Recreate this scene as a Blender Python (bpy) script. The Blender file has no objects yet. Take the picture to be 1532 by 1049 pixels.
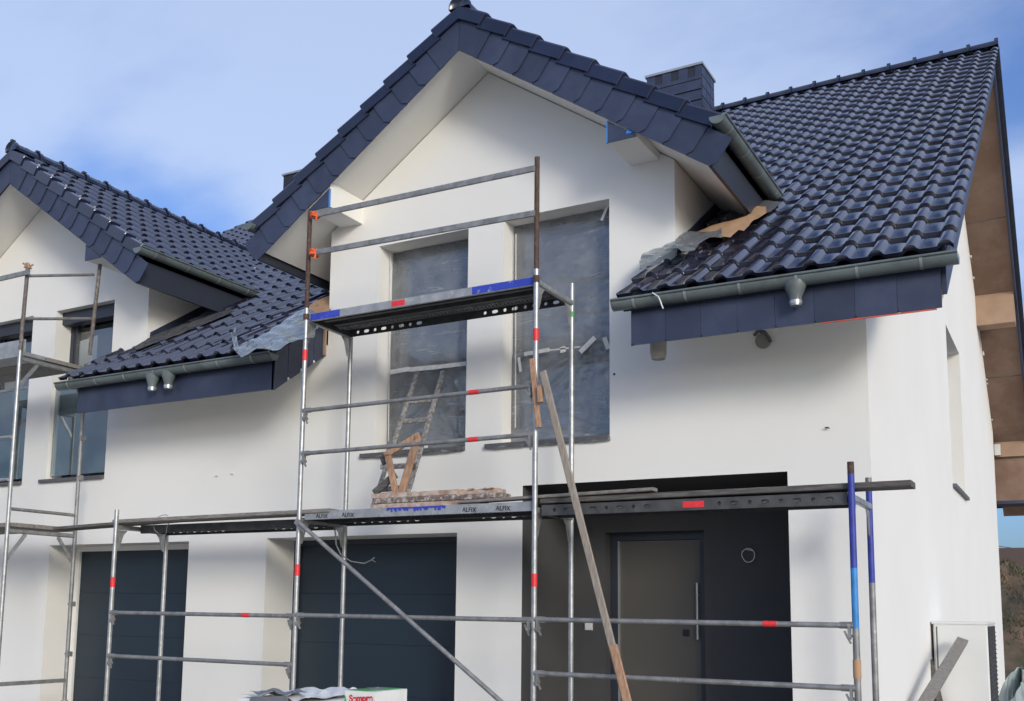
import bpy, bmesh, math, random
from mathutils import Vector, Matrix
random.seed(7)
R_ = math.radians
scene = bpy.context.scene
col = scene.collection

# ---------------------------------------------------------------- camera
CAMH = 1.5
F_, CX, CY = 1542.476, 718.647, 715.502
YAW, PIT, ROL = -0.524721851, 0.126825212, -0.0137465699
_f = Vector((math.sin(YAW)*math.cos(PIT), math.cos(YAW)*math.cos(PIT), math.sin(PIT)))
_r = Vector((math.cos(YAW), -math.sin(YAW), 0)); _d = _f.cross(_r)
AXR = math.cos(ROL)*_r + math.sin(ROL)*_d
AXD = -math.sin(ROL)*_r + math.cos(ROL)*_d
AXF = _f
CAMP = Vector((0, 0, CAMH))
cd = bpy.data.cameras.new('camera'); cam = bpy.data.objects.new('camera', cd); col.objects.link(cam)
cam.matrix_world = Matrix.Translation(CAMP) @ Matrix((( AXR.x, -AXD.x, -AXF.x, 0), (AXR.y, -AXD.y, -AXF.y, 0), (AXR.z, -AXD.z, -AXF.z, 0), (0, 0, 0, 1)))
cd.sensor_fit = 'HORIZONTAL'; cd.sensor_width = 36; cd.lens = F_/1532*36
cd.shift_x = (766-CX)/1532; cd.shift_y = (CY-524.5)/1532
cd.clip_start = 0.1; cd.clip_end = 3000
scene.camera = cam

# ---------------------------------------------------------------- light
SUN_TO = Vector((0.90, -0.80, 0.38)).normalized()          # direction to the sun
sun_el = math.asin(SUN_TO.z); sun_az = math.atan2(SUN_TO.x, SUN_TO.y)
SUN_STRENGTH, SKY_STRENGTH, EXPOSURE = 1.7, 0.14, 0.03
w = bpy.data.worlds.new('World'); scene.world = w; w.use_nodes = True
nt = w.node_tree; nt.nodes.clear()
def N(tree, t, **kw):
    n = tree.nodes.new(t)
    for k, v in kw.items(): setattr(n, k, v)
    return n
sky = N(nt, 'ShaderNodeTexSky', sky_type='NISHITA', sun_disc=False, sun_elevation=sun_el, sun_rotation=sun_az,
        air_density=1.0, dust_density=3.0, ozone_density=2.0, altitude=200)
tc = N(nt, 'ShaderNodeTexCoord')
sep = N(nt, 'ShaderNodeSeparateXYZ'); nt.links.new(tc.outputs['Generated'], sep.inputs[0])
addz = N(nt, 'ShaderNodeMath', operation='ADD'); nt.links.new(sep.outputs['Z'], addz.inputs[0]); addz.inputs[1].default_value = 0.25
mx = N(nt, 'ShaderNodeMath', operation='MAXIMUM'); nt.links.new(addz.outputs[0], mx.inputs[0]); mx.inputs[1].default_value = 0.06
dv = N(nt, 'ShaderNodeVectorMath', operation='DIVIDE'); nt.links.new(tc.outputs['Generated'], dv.inputs[0]); nt.links.new(mx.outputs[0], dv.inputs[1])
mp = N(nt, 'ShaderNodeMapping'); mp.inputs['Scale'].default_value = (1.0, 1.6, 0.0); mp.inputs['Rotation'].default_value = (0, 0, 0.5); mp.inputs['Location'].default_value = (2.2, 5.2, 0)
nt.links.new(dv.outputs[0], mp.inputs[0])
n1 = N(nt, 'ShaderNodeTexNoise'); n1.inputs['Scale'].default_value = 0.9; n1.inputs['Detail'].default_value = 7; n1.inputs['Roughness'].default_value = 0.5
nt.links.new(mp.outputs[0], n1.inputs['Vector'])
cr = N(nt, 'ShaderNodeValToRGB'); cr.color_ramp.elements[0].position = 0.37; cr.color_ramp.elements[1].position = 0.56
cr.color_ramp.elements[0].color = (0.1, 0.1, 0.1, 1); cr.color_ramp.elements[1].color = (1, 1, 1, 1)
cr.color_ramp.interpolation = 'EASE'
nt.links.new(n1.outputs['Fac'], cr.inputs[0])
CLOUD = (2.8, 3.25, 4.5, 1)
mixs = N(nt, 'ShaderNodeMixRGB'); nt.links.new(cr.outputs[0], mixs.inputs[0]); gain = N(nt, 'ShaderNodeMixRGB', blend_type='MULTIPLY'); gain.inputs[0].default_value = 1; nt.links.new(sky.outputs[0], gain.inputs[1]); gain.inputs[2].default_value = (0.66, 0.94, 1.46, 1)
nt.links.new(gain.outputs[0], mixs.inputs[1])
cl = N(nt, 'ShaderNodeMixRGB', blend_type='ADD'); cl.inputs[0].default_value = 1.0; cl.inputs[1].default_value = CLOUD          # thin cloud: its own grey plus what the sky behind it lets through
thr = N(nt, 'ShaderNodeMixRGB', blend_type='MULTIPLY'); thr.inputs[0].default_value = 1; nt.links.new(sky.outputs[0], thr.inputs[1]); thr.inputs[2].default_value = (0.55, 0.55, 0.55, 1)
nt.links.new(thr.outputs[0], cl.inputs[2]); nt.links.new(cl.outputs[0], mixs.inputs[2])
bg = N(nt, 'ShaderNodeBackground'); bg.inputs[1].default_value = SKY_STRENGTH
nt.links.new(mixs.outputs[0], bg.inputs[0])
wo = N(nt, 'ShaderNodeOutputWorld'); nt.links.new(bg.outputs[0], wo.inputs[0])
sl = bpy.data.lights.new('sun', 'SUN'); sl.energy = SUN_STRENGTH; sl.angle = R_(15); sl.color = (1.0, 0.94, 0.835)
so = bpy.data.objects.new('sun', sl); col.objects.link(so)
so.rotation_euler = (-SUN_TO).to_track_quat('-Z', 'Y').to_euler(); so.location = SUN_TO*60
vs = scene.view_settings; vs.view_transform = 'Standard'; vs.look = 'None'; vs.exposure = EXPOSURE; vs.gamma = 1; vs.use_curve_mapping = False

# ---------------------------------------------------------------- pixel helpers (photo pixel -> point at a known plane)
def ray(x, y): return AXR*((x-CX)/F_) + AXD*((y-CY)/F_) + AXF
def aY(x, y, Y): d = ray(x, y); return CAMP + d*(Y/d.y)
def aX(x, y, X): d = ray(x, y); return CAMP + d*(X/d.x)
def proj(P):
    q = Vector(P)-CAMP; z = q.dot(AXF)
    return (CX+F_*q.dot(AXR)/z, CY+F_*q.dot(AXD)/z, z)

# ---------------------------------------------------------------- materials
MATS = {}
def mat(name, base, rough=0.6, metal=0.0, var=0.12, vscale=4.0, bump=0.0, bscale=60.0, coat=0.0, spec=0.5,
        second=None, sfac=(0.45, 0.6), sscale=5.0, stretch=(1, 1, 1), coord='pos', rnd=0.0, detail=5, rvar=0.0):
    m = bpy.data.materials.new(name); m.use_nodes = True; t = m.node_tree; b = t.nodes['Principled BSDF']
    b.inputs['Metallic'].default_value = metal; b.inputs['Roughness'].default_value = rough
    b.inputs['Coat Weight'].default_value = coat; b.inputs['Coat Roughness'].default_value = 0.12
    b.inputs['Specular IOR Level'].default_value = spec
    if name == 'tile': b.inputs['Coat IOR'].default_value = 1.85; b.inputs['Coat Roughness'].default_value = 0.06
    if coord == 'pos':
        g = N(t, 'ShaderNodeNewGeometry'); vec = g.outputs['Position']
    else:
        g = N(t, 'ShaderNodeTexCoord'); vec = g.outputs['Object']
    mpn = N(t, 'ShaderNodeMapping'); mpn.inputs['Scale'].default_value = stretch; t.links.new(vec, mpn.inputs[0])
    nz = N(t, 'ShaderNodeTexNoise'); nz.inputs['Scale'].default_value = vscale; nz.inputs['Detail'].default_value = detail; t.links.new(mpn.outputs[0], nz.inputs['Vector'])
    c1 = tuple(max(0, c*(1-var)) for c in base)+(1,); c2 = tuple(min(1, c*(1+var)) for c in base)+(1,)
    r = N(t, 'ShaderNodeValToRGB'); r.color_ramp.elements[0].position = 0.3; r.color_ramp.elements[1].position = 0.7
    r.color_ramp.elements[0].color = c1; r.color_ramp.elements[1].color = c2
    t.links.new(nz.outputs['Fac'], r.inputs[0]); out = r.outputs[0]
    if second:
        n2 = N(t, 'ShaderNodeTexNoise'); n2.inputs['Scale'].default_value = sscale; n2.inputs['Detail'].default_value = 8; n2.inputs['Roughness'].default_value = 0.65
        t.links.new(mpn.outputs[0], n2.inputs['Vector'])
        r2 = N(t, 'ShaderNodeValToRGB'); r2.color_ramp.elements[0].position = sfac[0]; r2.color_ramp.elements[1].position = sfac[1]
        t.links.new(n2.outputs['Fac'], r2.inputs[0])
        mm = N(t, 'ShaderNodeMixRGB'); t.links.new(r2.outputs[0], mm.inputs[0]); t.links.new(out, mm.inputs[1]); mm.inputs[2].default_value = tuple(second)+(1,)
        out = mm.outputs[0]
    if rnd:
        oi = N(t, 'ShaderNodeObjectInfo'); ma = N(t, 'ShaderNodeMapRange'); t.links.new(oi.outputs['Random'], ma.inputs[0])
        ma.inputs[3].default_value = 1-rnd; ma.inputs[4].default_value = 1+rnd
        hv = N(t, 'ShaderNodeHueSaturation'); t.links.new(ma.outputs[0], hv.inputs['Value']); t.links.new(out, hv.inputs['Color']); out = hv.outputs[0]
        if rvar:
            ma2 = N(t, 'ShaderNodeMapRange'); t.links.new(oi.outputs['Random'], ma2.inputs[0]); ma2.inputs[3].default_value = rough-rvar; ma2.inputs[4].default_value = rough+rvar
            t.links.new(ma2.outputs[0], b.inputs['Roughness'])
    t.links.new(out, b.inputs['Base Color'])
    if bump:
        nb = N(t, 'ShaderNodeTexNoise'); nb.inputs['Scale'].default_value = bscale; nb.inputs['Detail'].default_value = 3; t.links.new(mpn.outputs[0], nb.inputs['Vector'])
        bp = N(t, 'ShaderNodeBump'); bp.inputs['Strength'].default_value = bump; bp.inputs['Distance'].default_value = 0.01
        t.links.new(nb.outputs['Fac'], bp.inputs['Height']); t.links.new(bp.outputs[0], b.inputs['Normal'])
    MATS[name] = m; return m
mat('plaster', (0.785, 0.777, 0.742), 0.9, var=0.022, vscale=0.7, bump=0.16, bscale=140, spec=0.2)
mat('soffit', (0.775, 0.765, 0.725), 0.9, var=0.03, vscale=1.5, bump=0.1, bscale=90, spec=0.2)
mat('dark_plaster', (0.075, 0.075, 0.077), 0.85, var=0.1, vscale=1.2, bump=0.25, bscale=140, spec=0.25)
mat('slate', (0.033, 0.043, 0.082), 0.48, var=0.14, vscale=5, bump=0.08, bscale=40, rnd=0.16, second=(0.048, 0.058, 0.095), sfac=(0.5, 0.85), sscale=5)
mat('tile', (0.018, 0.020, 0.042), 0.12, var=0.2, vscale=3, bump=0.015, bscale=9, coat=1.0, rnd=0.3, spec=0.9, rvar=0.05, second=(0.04, 0.04, 0.05), sfac=(0.52, 0.8), sscale=2.3)
mat('ridge', (0.017, 0.021, 0.046), 0.24, var=0.2, vscale=3, coat=0.4, rnd=0.2)
mat('deck_dark', (0.02, 0.022, 0.035), 0.6)
mat('gutter', (0.135, 0.165, 0.165), 0.38, var=0.1, vscale=2.5, spec=0.5, second=(0.10, 0.12, 0.12), sscale=3)
mat('zinc', (0.42, 0.44, 0.44), 0.4, metal=0.6)
mat('galv', (0.42, 0.43, 0.43), 0.42, metal=0.65, var=0.2, vscale=14, second=(0.30, 0.30, 0.29), sfac=(0.5, 0.75), sscale=22, bump=0.05, bscale=80)
mat('galv_old', (0.27, 0.27, 0.265), 0.55, metal=0.5, var=0.25, vscale=12, second=(0.45, 0.44, 0.42), sfac=(0.58, 0.7), sscale=25, bump=0.1)
mat('rust', (0.085, 0.05, 0.038), 0.75, metal=0.2, var=0.3, vscale=25, second=(0.25, 0.24, 0.23), sfac=(0.6, 0.68), sscale=30, bump=0.2)
mat('rust_grey', (0.15, 0.125, 0.11), 0.7, metal=0.3, var=0.3, vscale=22, second=(0.30, 0.29, 0.28), sfac=(0.52, 0.66), sscale=26, bump=0.2)
mat('blue_paint', (0.03, 0.045, 0.30), 0.5, var=0.25, vscale=14, second=(0.35, 0.36, 0.38), sfac=(0.66, 0.74), sscale=22)
mat('light_blue', (0.035, 0.22, 0.52), 0.5, var=0.2, vscale=14, second=(0.35, 0.36, 0.38), sfac=(0.68, 0.76), sscale=22)
mat('deck_blue', (0.03, 0.055, 0.42), 0.45, var=0.25, vscale=10, second=(0.3, 0.32, 0.4), sfac=(0.6, 0.7), sscale=14)
mat('red_label', (0.72, 0.035, 0.04), 0.5, var=0.15, vscale=30)
mat('steel_deck', (0.34, 0.35, 0.36), 0.5, metal=0.35, var=0.2, vscale=8, second=(0.5, 0.5, 0.48), sfac=(0.55, 0.7), sscale=12)
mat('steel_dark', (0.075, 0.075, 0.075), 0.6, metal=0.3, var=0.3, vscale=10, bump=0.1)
mat('wood_grey', (0.21, 0.195, 0.175), 0.85, var=0.35, vscale=6, stretch=(2, 14, 14), bump=0.3, bscale=30, second=(0.30, 0.28, 0.26), sfac=(0.55, 0.75), sscale=4)
mat('wood_dark', (0.10, 0.092, 0.085), 0.85, var=0.35, vscale=5, stretch=(1.5, 16, 16), bump=0.3, bscale=30, second=(0.20, 0.19, 0.18), sfac=(0.55, 0.75), sscale=5)
mat('wood_new', (0.40, 0.24, 0.15), 0.8, var=0.3, vscale=8, stretch=(6, 6, 2), bump=0.2, bscale=40, second=(0.28, 0.20, 0.15), sfac=(0.55, 0.75), sscale=6)
mat('wood_lean', (0.30, 0.255, 0.21), 0.8, var=0.3, vscale=8, stretch=(14, 14, 1.5), bump=0.2, bscale=30, second=(0.22, 0.2, 0.18), sfac=(0.5, 0.7), sscale=4)
mat('wood_paint', (0.16, 0.15, 0.14), 0.8, var=0.3, vscale=12, second=(0.36, 0.35, 0.33), sfac=(0.42, 0.6), sscale=26, bump=0.3, bscale=40)
mat('splatter', (0.40, 0.27, 0.20), 0.75, var=0.35, vscale=7, second=(0.52, 0.47, 0.42), sfac=(0.45, 0.65), sscale=16, bump=0.4, bscale=25)
mat('splatter_dark', (0.16, 0.12, 0.10), 0.75, var=0.35, vscale=7, second=(0.45, 0.42, 0.39), sfac=(0.5, 0.6), sscale=26, bump=0.4, bscale=25)
mat('garage', (0.014, 0.027, 0.041), 0.36, var=0.08, vscale=2, spec=0.5, bump=0.05, bscale=150)
mat('door', (0.098, 0.090, 0.076), 0.4, var=0.06, vscale=2)
mat('frame', (0.030, 0.035, 0.048), 0.4, var=0.08)
mat('sill', (0.10, 0.10, 0.105), 0.6, var=0.2, vscale=18)
mat('brown', (0.235, 0.155, 0.115), 0.85, var=0.14, vscale=2.2, bump=0.15, bscale=60, second=(0.19, 0.115, 0.08), sscale=1.4)
mat('brown_lit_raw', (0.36, 0.24, 0.165), 0.85, var=0.12, vscale=3)  # raw board brown; on the purlin boxes it paints in their lit tone
mat('white_plastic', (0.72, 0.72, 0.71), 0.4, var=0.03)
mat('unit_white', (0.66, 0.67, 0.66), 0.5, var=0.04, vscale=1.5)
mat('unit_dark', (0.035, 0.035, 0.037), 0.5, var=0.1)
mat('cardboard', (0.47, 0.29, 0.165), 0.8, var=0.15, vscale=8, second=(0.38, 0.23, 0.13), sscale=4)
mat('orange', (0.80, 0.13, 0.03), 0.6, var=0.25, vscale=40)
mat('blue_film', (0.04, 0.22, 0.62), 0.4)
mat('red_film', (0.7, 0.10, 0.06), 0.5)
mat('tape', (0.62, 0.62, 0.60), 0.45, var=0.12, vscale=20)
mat('sack', (0.70, 0.70, 0.69), 0.55, var=0.06, vscale=10)
mat('sack_grey', (0.16, 0.17, 0.18), 0.5, var=0.15, vscale=10)
mat('box_white', (0.72, 0.72, 0.68), 0.6, var=0.06, vscale=10, second=(0.5, 0.48, 0.42), sfac=(0.62, 0.8), sscale=7)
mat('green', (0.06, 0.30, 0.08), 0.5)
mat('red_text', (0.62, 0.02, 0.04), 0.5)
mat('dust', (0.075, 0.073, 0.07), 0.9, var=0.4, vscale=9, second=(0.03, 0.032, 0.045), sfac=(0.45, 0.6), sscale=6)
mat('black', (0.012, 0.012, 0.013), 0.5)
mat('curtain', (0.62, 0.60, 0.54), 0.8)
mat('interior', (0.33, 0.33, 0.31), 0.9)
mat('lime', (0.30, 0.29, 0.26), 0.9)
mat('panel_blue', (0.085, 0.10, 0.135), 0.9, var=0.1)
mat('ground', (0.33, 0.295, 0.25), 0.95, var=0.3, vscale=1.3, bump=0.6, bscale=14, second=(0.42, 0.40, 0.36), sfac=(0.5, 0.65), sscale=3)
mat('bank', (0.15, 0.10, 0.065), 0.95, var=0.4, vscale=1.1, bump=0.7, bscale=5, second=(0.075, 0.072, 0.04), sfac=(0.46, 0.62), sscale=0.9)
mat('leaf', (0.075, 0.075, 0.038), 0.8, var=0.4, vscale=0.8, second=(0.20, 0.155, 0.09), sfac=(0.42, 0.6), sscale=1.5)
mat('far_wall', (0.115, 0.085, 0.075), 0.9, var=0.08, vscale=0.6)
mat('tarp', (0.30, 0.35, 0.34), 0.35, var=0.15, vscale=3, bump=0.2, bscale=8)
def film_mat(name, tint, opac, rough=0.25, gloss=0.25, creases=False):
    m = bpy.data.materials.new(name); m.use_nodes = True; t = m.node_tree; t.nodes.clear()
    tr = N(t, 'ShaderNodeBsdfTransparent'); tr.inputs[0].default_value = (0.93, 0.95, 0.95, 1)
    df = N(t, 'ShaderNodeBsdfDiffuse'); df.inputs[0].default_value = tint+(1,)
    tl = N(t, 'ShaderNodeBsdfTranslucent'); tl.inputs[0].default_value = tint+(1,)
    m0 = N(t, 'ShaderNodeMixShader'); m0.inputs[0].default_value = 0.4; t.links.new(df.outputs[0], m0.inputs[1]); t.links.new(tl.outputs[0], m0.inputs[2])
    g = N(t, 'ShaderNodeNewGeometry'); nz = N(t, 'ShaderNodeTexNoise'); nz.inputs['Scale'].default_value = 3.5; nz.inputs['Detail'].default_value = 6; t.links.new(g.outputs['Position'], nz.inputs['Vector'])
    mr = N(t, 'ShaderNodeMapRange'); t.links.new(nz.outputs['Fac'], mr.inputs[0]); mr.inputs[1].default_value = 0.3; mr.inputs[2].default_value = 0.7; mr.inputs[3].default_value = opac*0.6; mr.inputs[4].default_value = min(1, opac*1.4)
    fac = mr.outputs[0]
    if creases:                                           # whitened crease lines in the sheet
        mp_ = N(t, 'ShaderNodeMapping'); mp_.inputs['Rotation'].default_value = (0, R_(38), 0); mp_.inputs['Scale'].default_value = (1.3, 1, 11); t.links.new(g.outputs['Position'], mp_.inputs[0])
        n2 = N(t, 'ShaderNodeTexNoise'); n2.inputs['Scale'].default_value = 2.2; n2.inputs['Detail'].default_value = 4; n2.inputs['Distortion'].default_value = 1.2; t.links.new(mp_.outputs[0], n2.inputs['Vector'])
        r2 = N(t, 'ShaderNodeMapRange'); t.links.new(n2.outputs['Fac'], r2.inputs[0]); r2.inputs[1].default_value = 0.60; r2.inputs[2].default_value = 0.72; r2.inputs[3].default_value = 0; r2.inputs[4].default_value = 0.55
        n3 = N(t, 'ShaderNodeTexNoise'); n3.inputs['Scale'].default_value = 1.1; t.links.new(g.outputs['Position'], n3.inputs['Vector'])
        r3 = N(t, 'ShaderNodeMapRange'); t.links.new(n3.outputs['Fac'], r3.inputs[0]); r3.inputs[1].default_value = 0.42; r3.inputs[2].default_value = 0.62
        ml = N(t, 'ShaderNodeMath', operation='MULTIPLY'); t.links.new(r2.outputs[0], ml.inputs[0]); t.links.new(r3.outputs[0], ml.inputs[1])
        sm_ = N(t, 'ShaderNodeMath', operation='ADD', use_clamp=True); t.links.new(fac, sm_.inputs[0]); t.links.new(ml.outputs[0], sm_.inputs[1]); fac = sm_.outputs[0]
    m1 = N(t, 'ShaderNodeMixShader'); t.links.new(fac, m1.inputs[0]); t.links.new(tr.outputs[0], m1.inputs[1]); t.links.new(m0.outputs[0], m1.inputs[2])
    gl = N(t, 'ShaderNodeBsdfGlossy'); gl.inputs[0].default_value = (0.9, 0.92, 0.95, 1); gl.inputs['Roughness'].default_value = rough
    fr = N(t, 'ShaderNodeFresnel'); fr.inputs[0].default_value = 1.45
    ad = N(t, 'ShaderNodeMath', operation='MULTIPLY_ADD'); t.links.new(fr.outputs[0], ad.inputs[0]); ad.inputs[1].default_value = 1.0; ad.inputs[2].default_value = gloss*0.2; ad.use_clamp = True
    m2 = N(t, 'ShaderNodeMixShader'); t.links.new(ad.outputs[0], m2.inputs[0]); t.links.new(m1.outputs[0], m2.inputs[1]); t.links.new(gl.outputs[0], m2.inputs[2])
    o = N(t, 'ShaderNodeOutputMaterial'); t.links.new(m2.outputs[0], o.inputs[0]); MATS[name] = m
film_mat('film', (0.52, 0.54, 0.55), 0.42, 0.22, 0.3, True)
film_mat('film_thick', (0.50, 0.57, 0.56), 0.5, 0.2, 0.5)
def glass_mat(name, tint):
    m = bpy.data.materials.new(name); m.use_nodes = True; t = m.node_tree; t.nodes.clear()
    tr = N(t, 'ShaderNodeBsdfTransparent'); tr.inputs[0].default_value = tint+(1,)
    gl = N(t, 'ShaderNodeBsdfGlossy'); gl.inputs[0].default_value = (0.95, 0.97, 1, 1); gl.inputs['Roughness'].default_value = 0.01
    fr = N(t, 'ShaderNodeFresnel'); fr.inputs[0].default_value = 2.5
    m2 = N(t, 'ShaderNodeMixShader'); t.links.new(fr.outputs[0], m2.inputs[0]); t.links.new(tr.outputs[0], m2.inputs[1]); t.links.new(gl.outputs[0], m2.inputs[2])
    o = N(t, 'ShaderNodeOutputMaterial'); t.links.new(m2.outputs[0], o.inputs[0]); MATS[name] = m
glass_mat('glass', (0.62, 0.72, 0.78))
film_mat('glass_rail', (0.36, 0.50, 0.52), 0.3, 0.02, 0.5)

# ---------------------------------------------------------------- mesh helpers
V = Vector
ORG = {}
class MB:
    def __init__(s): s.v = []; s.f = []; s.sm = []
    def add(s, vs_, fs, smooth=False):
        o = len(s.v); s.v += [V(p) for p in vs_]; s.f += [tuple(i+o for i in f) for f in fs]; s.sm += [smooth]*len(fs); return s
    def box(s, x0, x1, y0, y1, z0, z1):
        return s.obox(V(((x0+x1)/2, (y0+y1)/2, (z0+z1)/2)), V((1, 0, 0)), V((0, 1, 0)), V((0, 0, 1)), abs(x1-x0)/2, abs(y1-y0)/2, abs(z1-z0)/2)
    def obox(s, c, ex, ey, ez, a, b, h, bev=0.0):
        c = V(c)
        if bev <= 0:
            p = [c+ex*(i*a)+ey*(j*b)+ez*(k*h) for k in (-1, 1) for j in (-1, 1) for i in (-1, 1)]
            return s.add(p, [(0, 2, 3, 1), (4, 5, 7, 6), (0, 1, 5, 4), (2, 6, 7, 3), (0, 4, 6, 2), (1, 3, 7, 5)])
        # chamfer the four long edges along ex
        d = min(bev, b*0.6, h*0.6)
        prof = [(-b+d, -h), (b-d, -h), (b, -h+d), (b, h-d), (b-d, h), (-b+d, h), (-b, h-d), (-b, -h+d)]
        p = [c+ex*(i*a)+ey*y+ez*z for i in (-1, 1) for y, z in prof]
        fs = [(k, k+8, (k+1) % 8+8, (k+1) % 8) for k in range(8)]+[tuple(range(7, -1, -1))[::-1], tuple(range(15, 7, -1))]
        return s.add(p, fs)
    def bar(s, p, q, wd, ht, up=(0, 0, 1), bev=0.0):
        p = V(p); q = V(q); d = q-p; L = d.length; ex = d/L; up = V(up)
        ey = up.cross(ex)
        if ey.length < 1e-4: ey = V((0, 1, 0)).cross(ex)
        ey.normalize(); ez = ex.cross(ey)
        return s.obox((p+q)/2, ex, ey, ez, L/2, wd/2, ht/2, bev)
    def tube(s, p, q, r, n=10, r2=None, cap=True):
        p = V(p); q = V(q); d = (q-p); ex = d.normalized(); r2 = r if r2 is None else r2
        a = ex.orthogonal().normalized(); b = ex.cross(a)
        vs_ = []
        for c, rr in ((p, r), (q, r2)):
            vs_ += [c+a*(rr*math.cos(2*math.pi*i/n))+b*(rr*math.sin(2*math.pi*i/n)) for i in range(n)]
        s.add(vs_, [(i, (i+1) % n, (i+1) % n+n, i+n) for i in range(n)], True)
        if cap: s.add(vs_, [tuple(range(n-1, -1, -1)), tuple(range(n, 2*n))])
        return s
    def path(s, pts, r, n=6):
        pts = [V(p) for p in pts]
        for a, b in zip(pts, pts[1:]): s.tube(a, b, r, n)
        return s
    def poly(s, pts): return s.add(pts, [tuple(range(len(pts)))])
    def prism(s, pts, d):
        n = len(pts); d = V(d); p = [V(q) for q in pts]
        return s.add(p+[q+d for q in p], [tuple(range(n-1, -1, -1)), tuple(range(n, 2*n))]+[(i, (i+1) % n, (i+1) % n+n, i+n) for i in range(n)])
    def grid(s, fn, nu, nv, smooth=True):
        vs_ = [fn(i/nu, j/nv) for j in range(nv+1) for i in range(nu+1)]
        k = nu+1
        return s.add(vs_, [(j*k+i, j*k+i+1, (j+1)*k+i+1, (j+1)*k+i) for j in range(nv) for i in range(nu)], smooth)
    def build(s, name, m, parent=None, label=None):
        o_ = ORG.get(parent.name, V((0, 0, 0))) if parent else V((0, 0, 0))
        if not parent:                                   # own origin at the base of the thing
            xs = [p.x for p in s.v]; ys = [p.y for p in s.v]; zs = [p.z for p in s.v]
            o_ = V(((min(xs)+max(xs))/2, (min(ys)+max(ys))/2, min(zs)))
        me = bpy.data.meshes.new(name); me.from_pydata([p-o_ for p in s.v], [], s.f)
        me.polygons.foreach_set('use_smooth', s.sm); me.update()
        o = bpy.data.objects.new(name, me); col.objects.link(o); me.materials.append(MATS[m])
        if parent: o.parent = parent
        else: o.location = o_
        ORG[o.name] = o_
        if label: o['label'] = label
        return o
def tag(o, label, cat, group=None, kind=None):
    if label: o['label'] = label
    if cat: o['category'] = cat
    if group: o['group'] = group
    if kind: o['kind'] = kind
    return o
def thing(name, loc, label, cat, group=None):
    o = bpy.data.objects.new(name, None); o.empty_display_size = 0.2; col.objects.link(o); o.location = loc; ORG[o.name] = V(loc)
    return tag(o, label, cat, group)
def inst(name, me, parent, mw):
    o = bpy.data.objects.new(name, me); col.objects.link(o); o.parent = parent
    o.matrix_local = Matrix.Translation(-ORG[parent.name]) @ mw
    return o
def text_mesh(txt, size, ext=0.001, bold=0.0):
    c = bpy.data.curves.new('t', 'FONT'); c.body = txt; c.size = size; c.extrude = ext; c.offset = bold
    o = bpy.data.objects.new('t', c); col.objects.link(o); dg = bpy.context.evaluated_depsgraph_get()
    me = bpy.data.meshes.new_from_object(o.evaluated_get(dg)); bpy.data.objects.remove(o); return me
def text_obj(name, txt, size, m, parent, mw, bold=0.0):
    me = text_mesh(txt, size, bold=bold); me.materials.append(MATS[m]); return inst(name, me, parent, mw)
def frame_mat(o, ex, ey, ez):
    return Matrix(((ex[0], ey[0], ez[0], o[0]), (ex[1], ey[1], ez[1], o[1]), (ex[2], ey[2], ez[2], o[2]), (0, 0, 0, 1)))
def holed_strip(mb, o, ex, ez, en, L, hgt, th, holes):
    """a plate L x hgt (along ex, ez), thickness th along en, with rectangular/round holes [(centre, half length, half height)]"""
    o = V(o); ex = V(ex); ez = V(ez); en = V(en)
    cuts = [0.0]
    def P(x, z, t): return o+ex*x+ez*z+en*t
    x = 0
    for c, a, b in sorted(holes)+[(None, 0, 0)]:
        x1 = L if c is None else c-a-0.012
        if x1 > x+1e-5:
            mb.obox(P((x+x1)/2, hgt/2, th/2), ex, en, ez, (x1-x)/2, th/2, hgt/2)
        if c is None: break
        xr = c+a+0.012; zc = hgt/2
        rect = [(x1, 0), (c, 0), (xr, 0), (xr, zc), (xr, hgt), (c, hgt), (x1, hgt), (x1, zc)]
        k = min(a, b)
        hole = [(c-a+k*0.3, zc-b+k*0.3), (c, zc-b), (c+a-k*0.3, zc-b+k*0.3), (c+a, zc), (c+a-k*0.3, zc+b-k*0.3), (c, zc+b), (c-a+k*0.3, zc+b-k*0.3), (c-a, zc)]
        vv = [P(px, pz, 0) for px, pz in rect]+[P(px, pz, 0) for px, pz in hole]+[P(px, pz, th) for px, pz in rect]+[P(px, pz, th) for px, pz in hole]
        fs = []
        for i in range(8):
            j = (i+1) % 8
            fs += [(i, j, j+8, i+8), (i+16, i+24, j+24, j+16), (i+8, j+8, j+24, i+24)]
        fs += [(0, 16, 17, 1), (1, 17, 18, 2), (4, 20, 21, 5), (5, 21, 22, 6)]
        mb.add(vv, fs); x = xr

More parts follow.
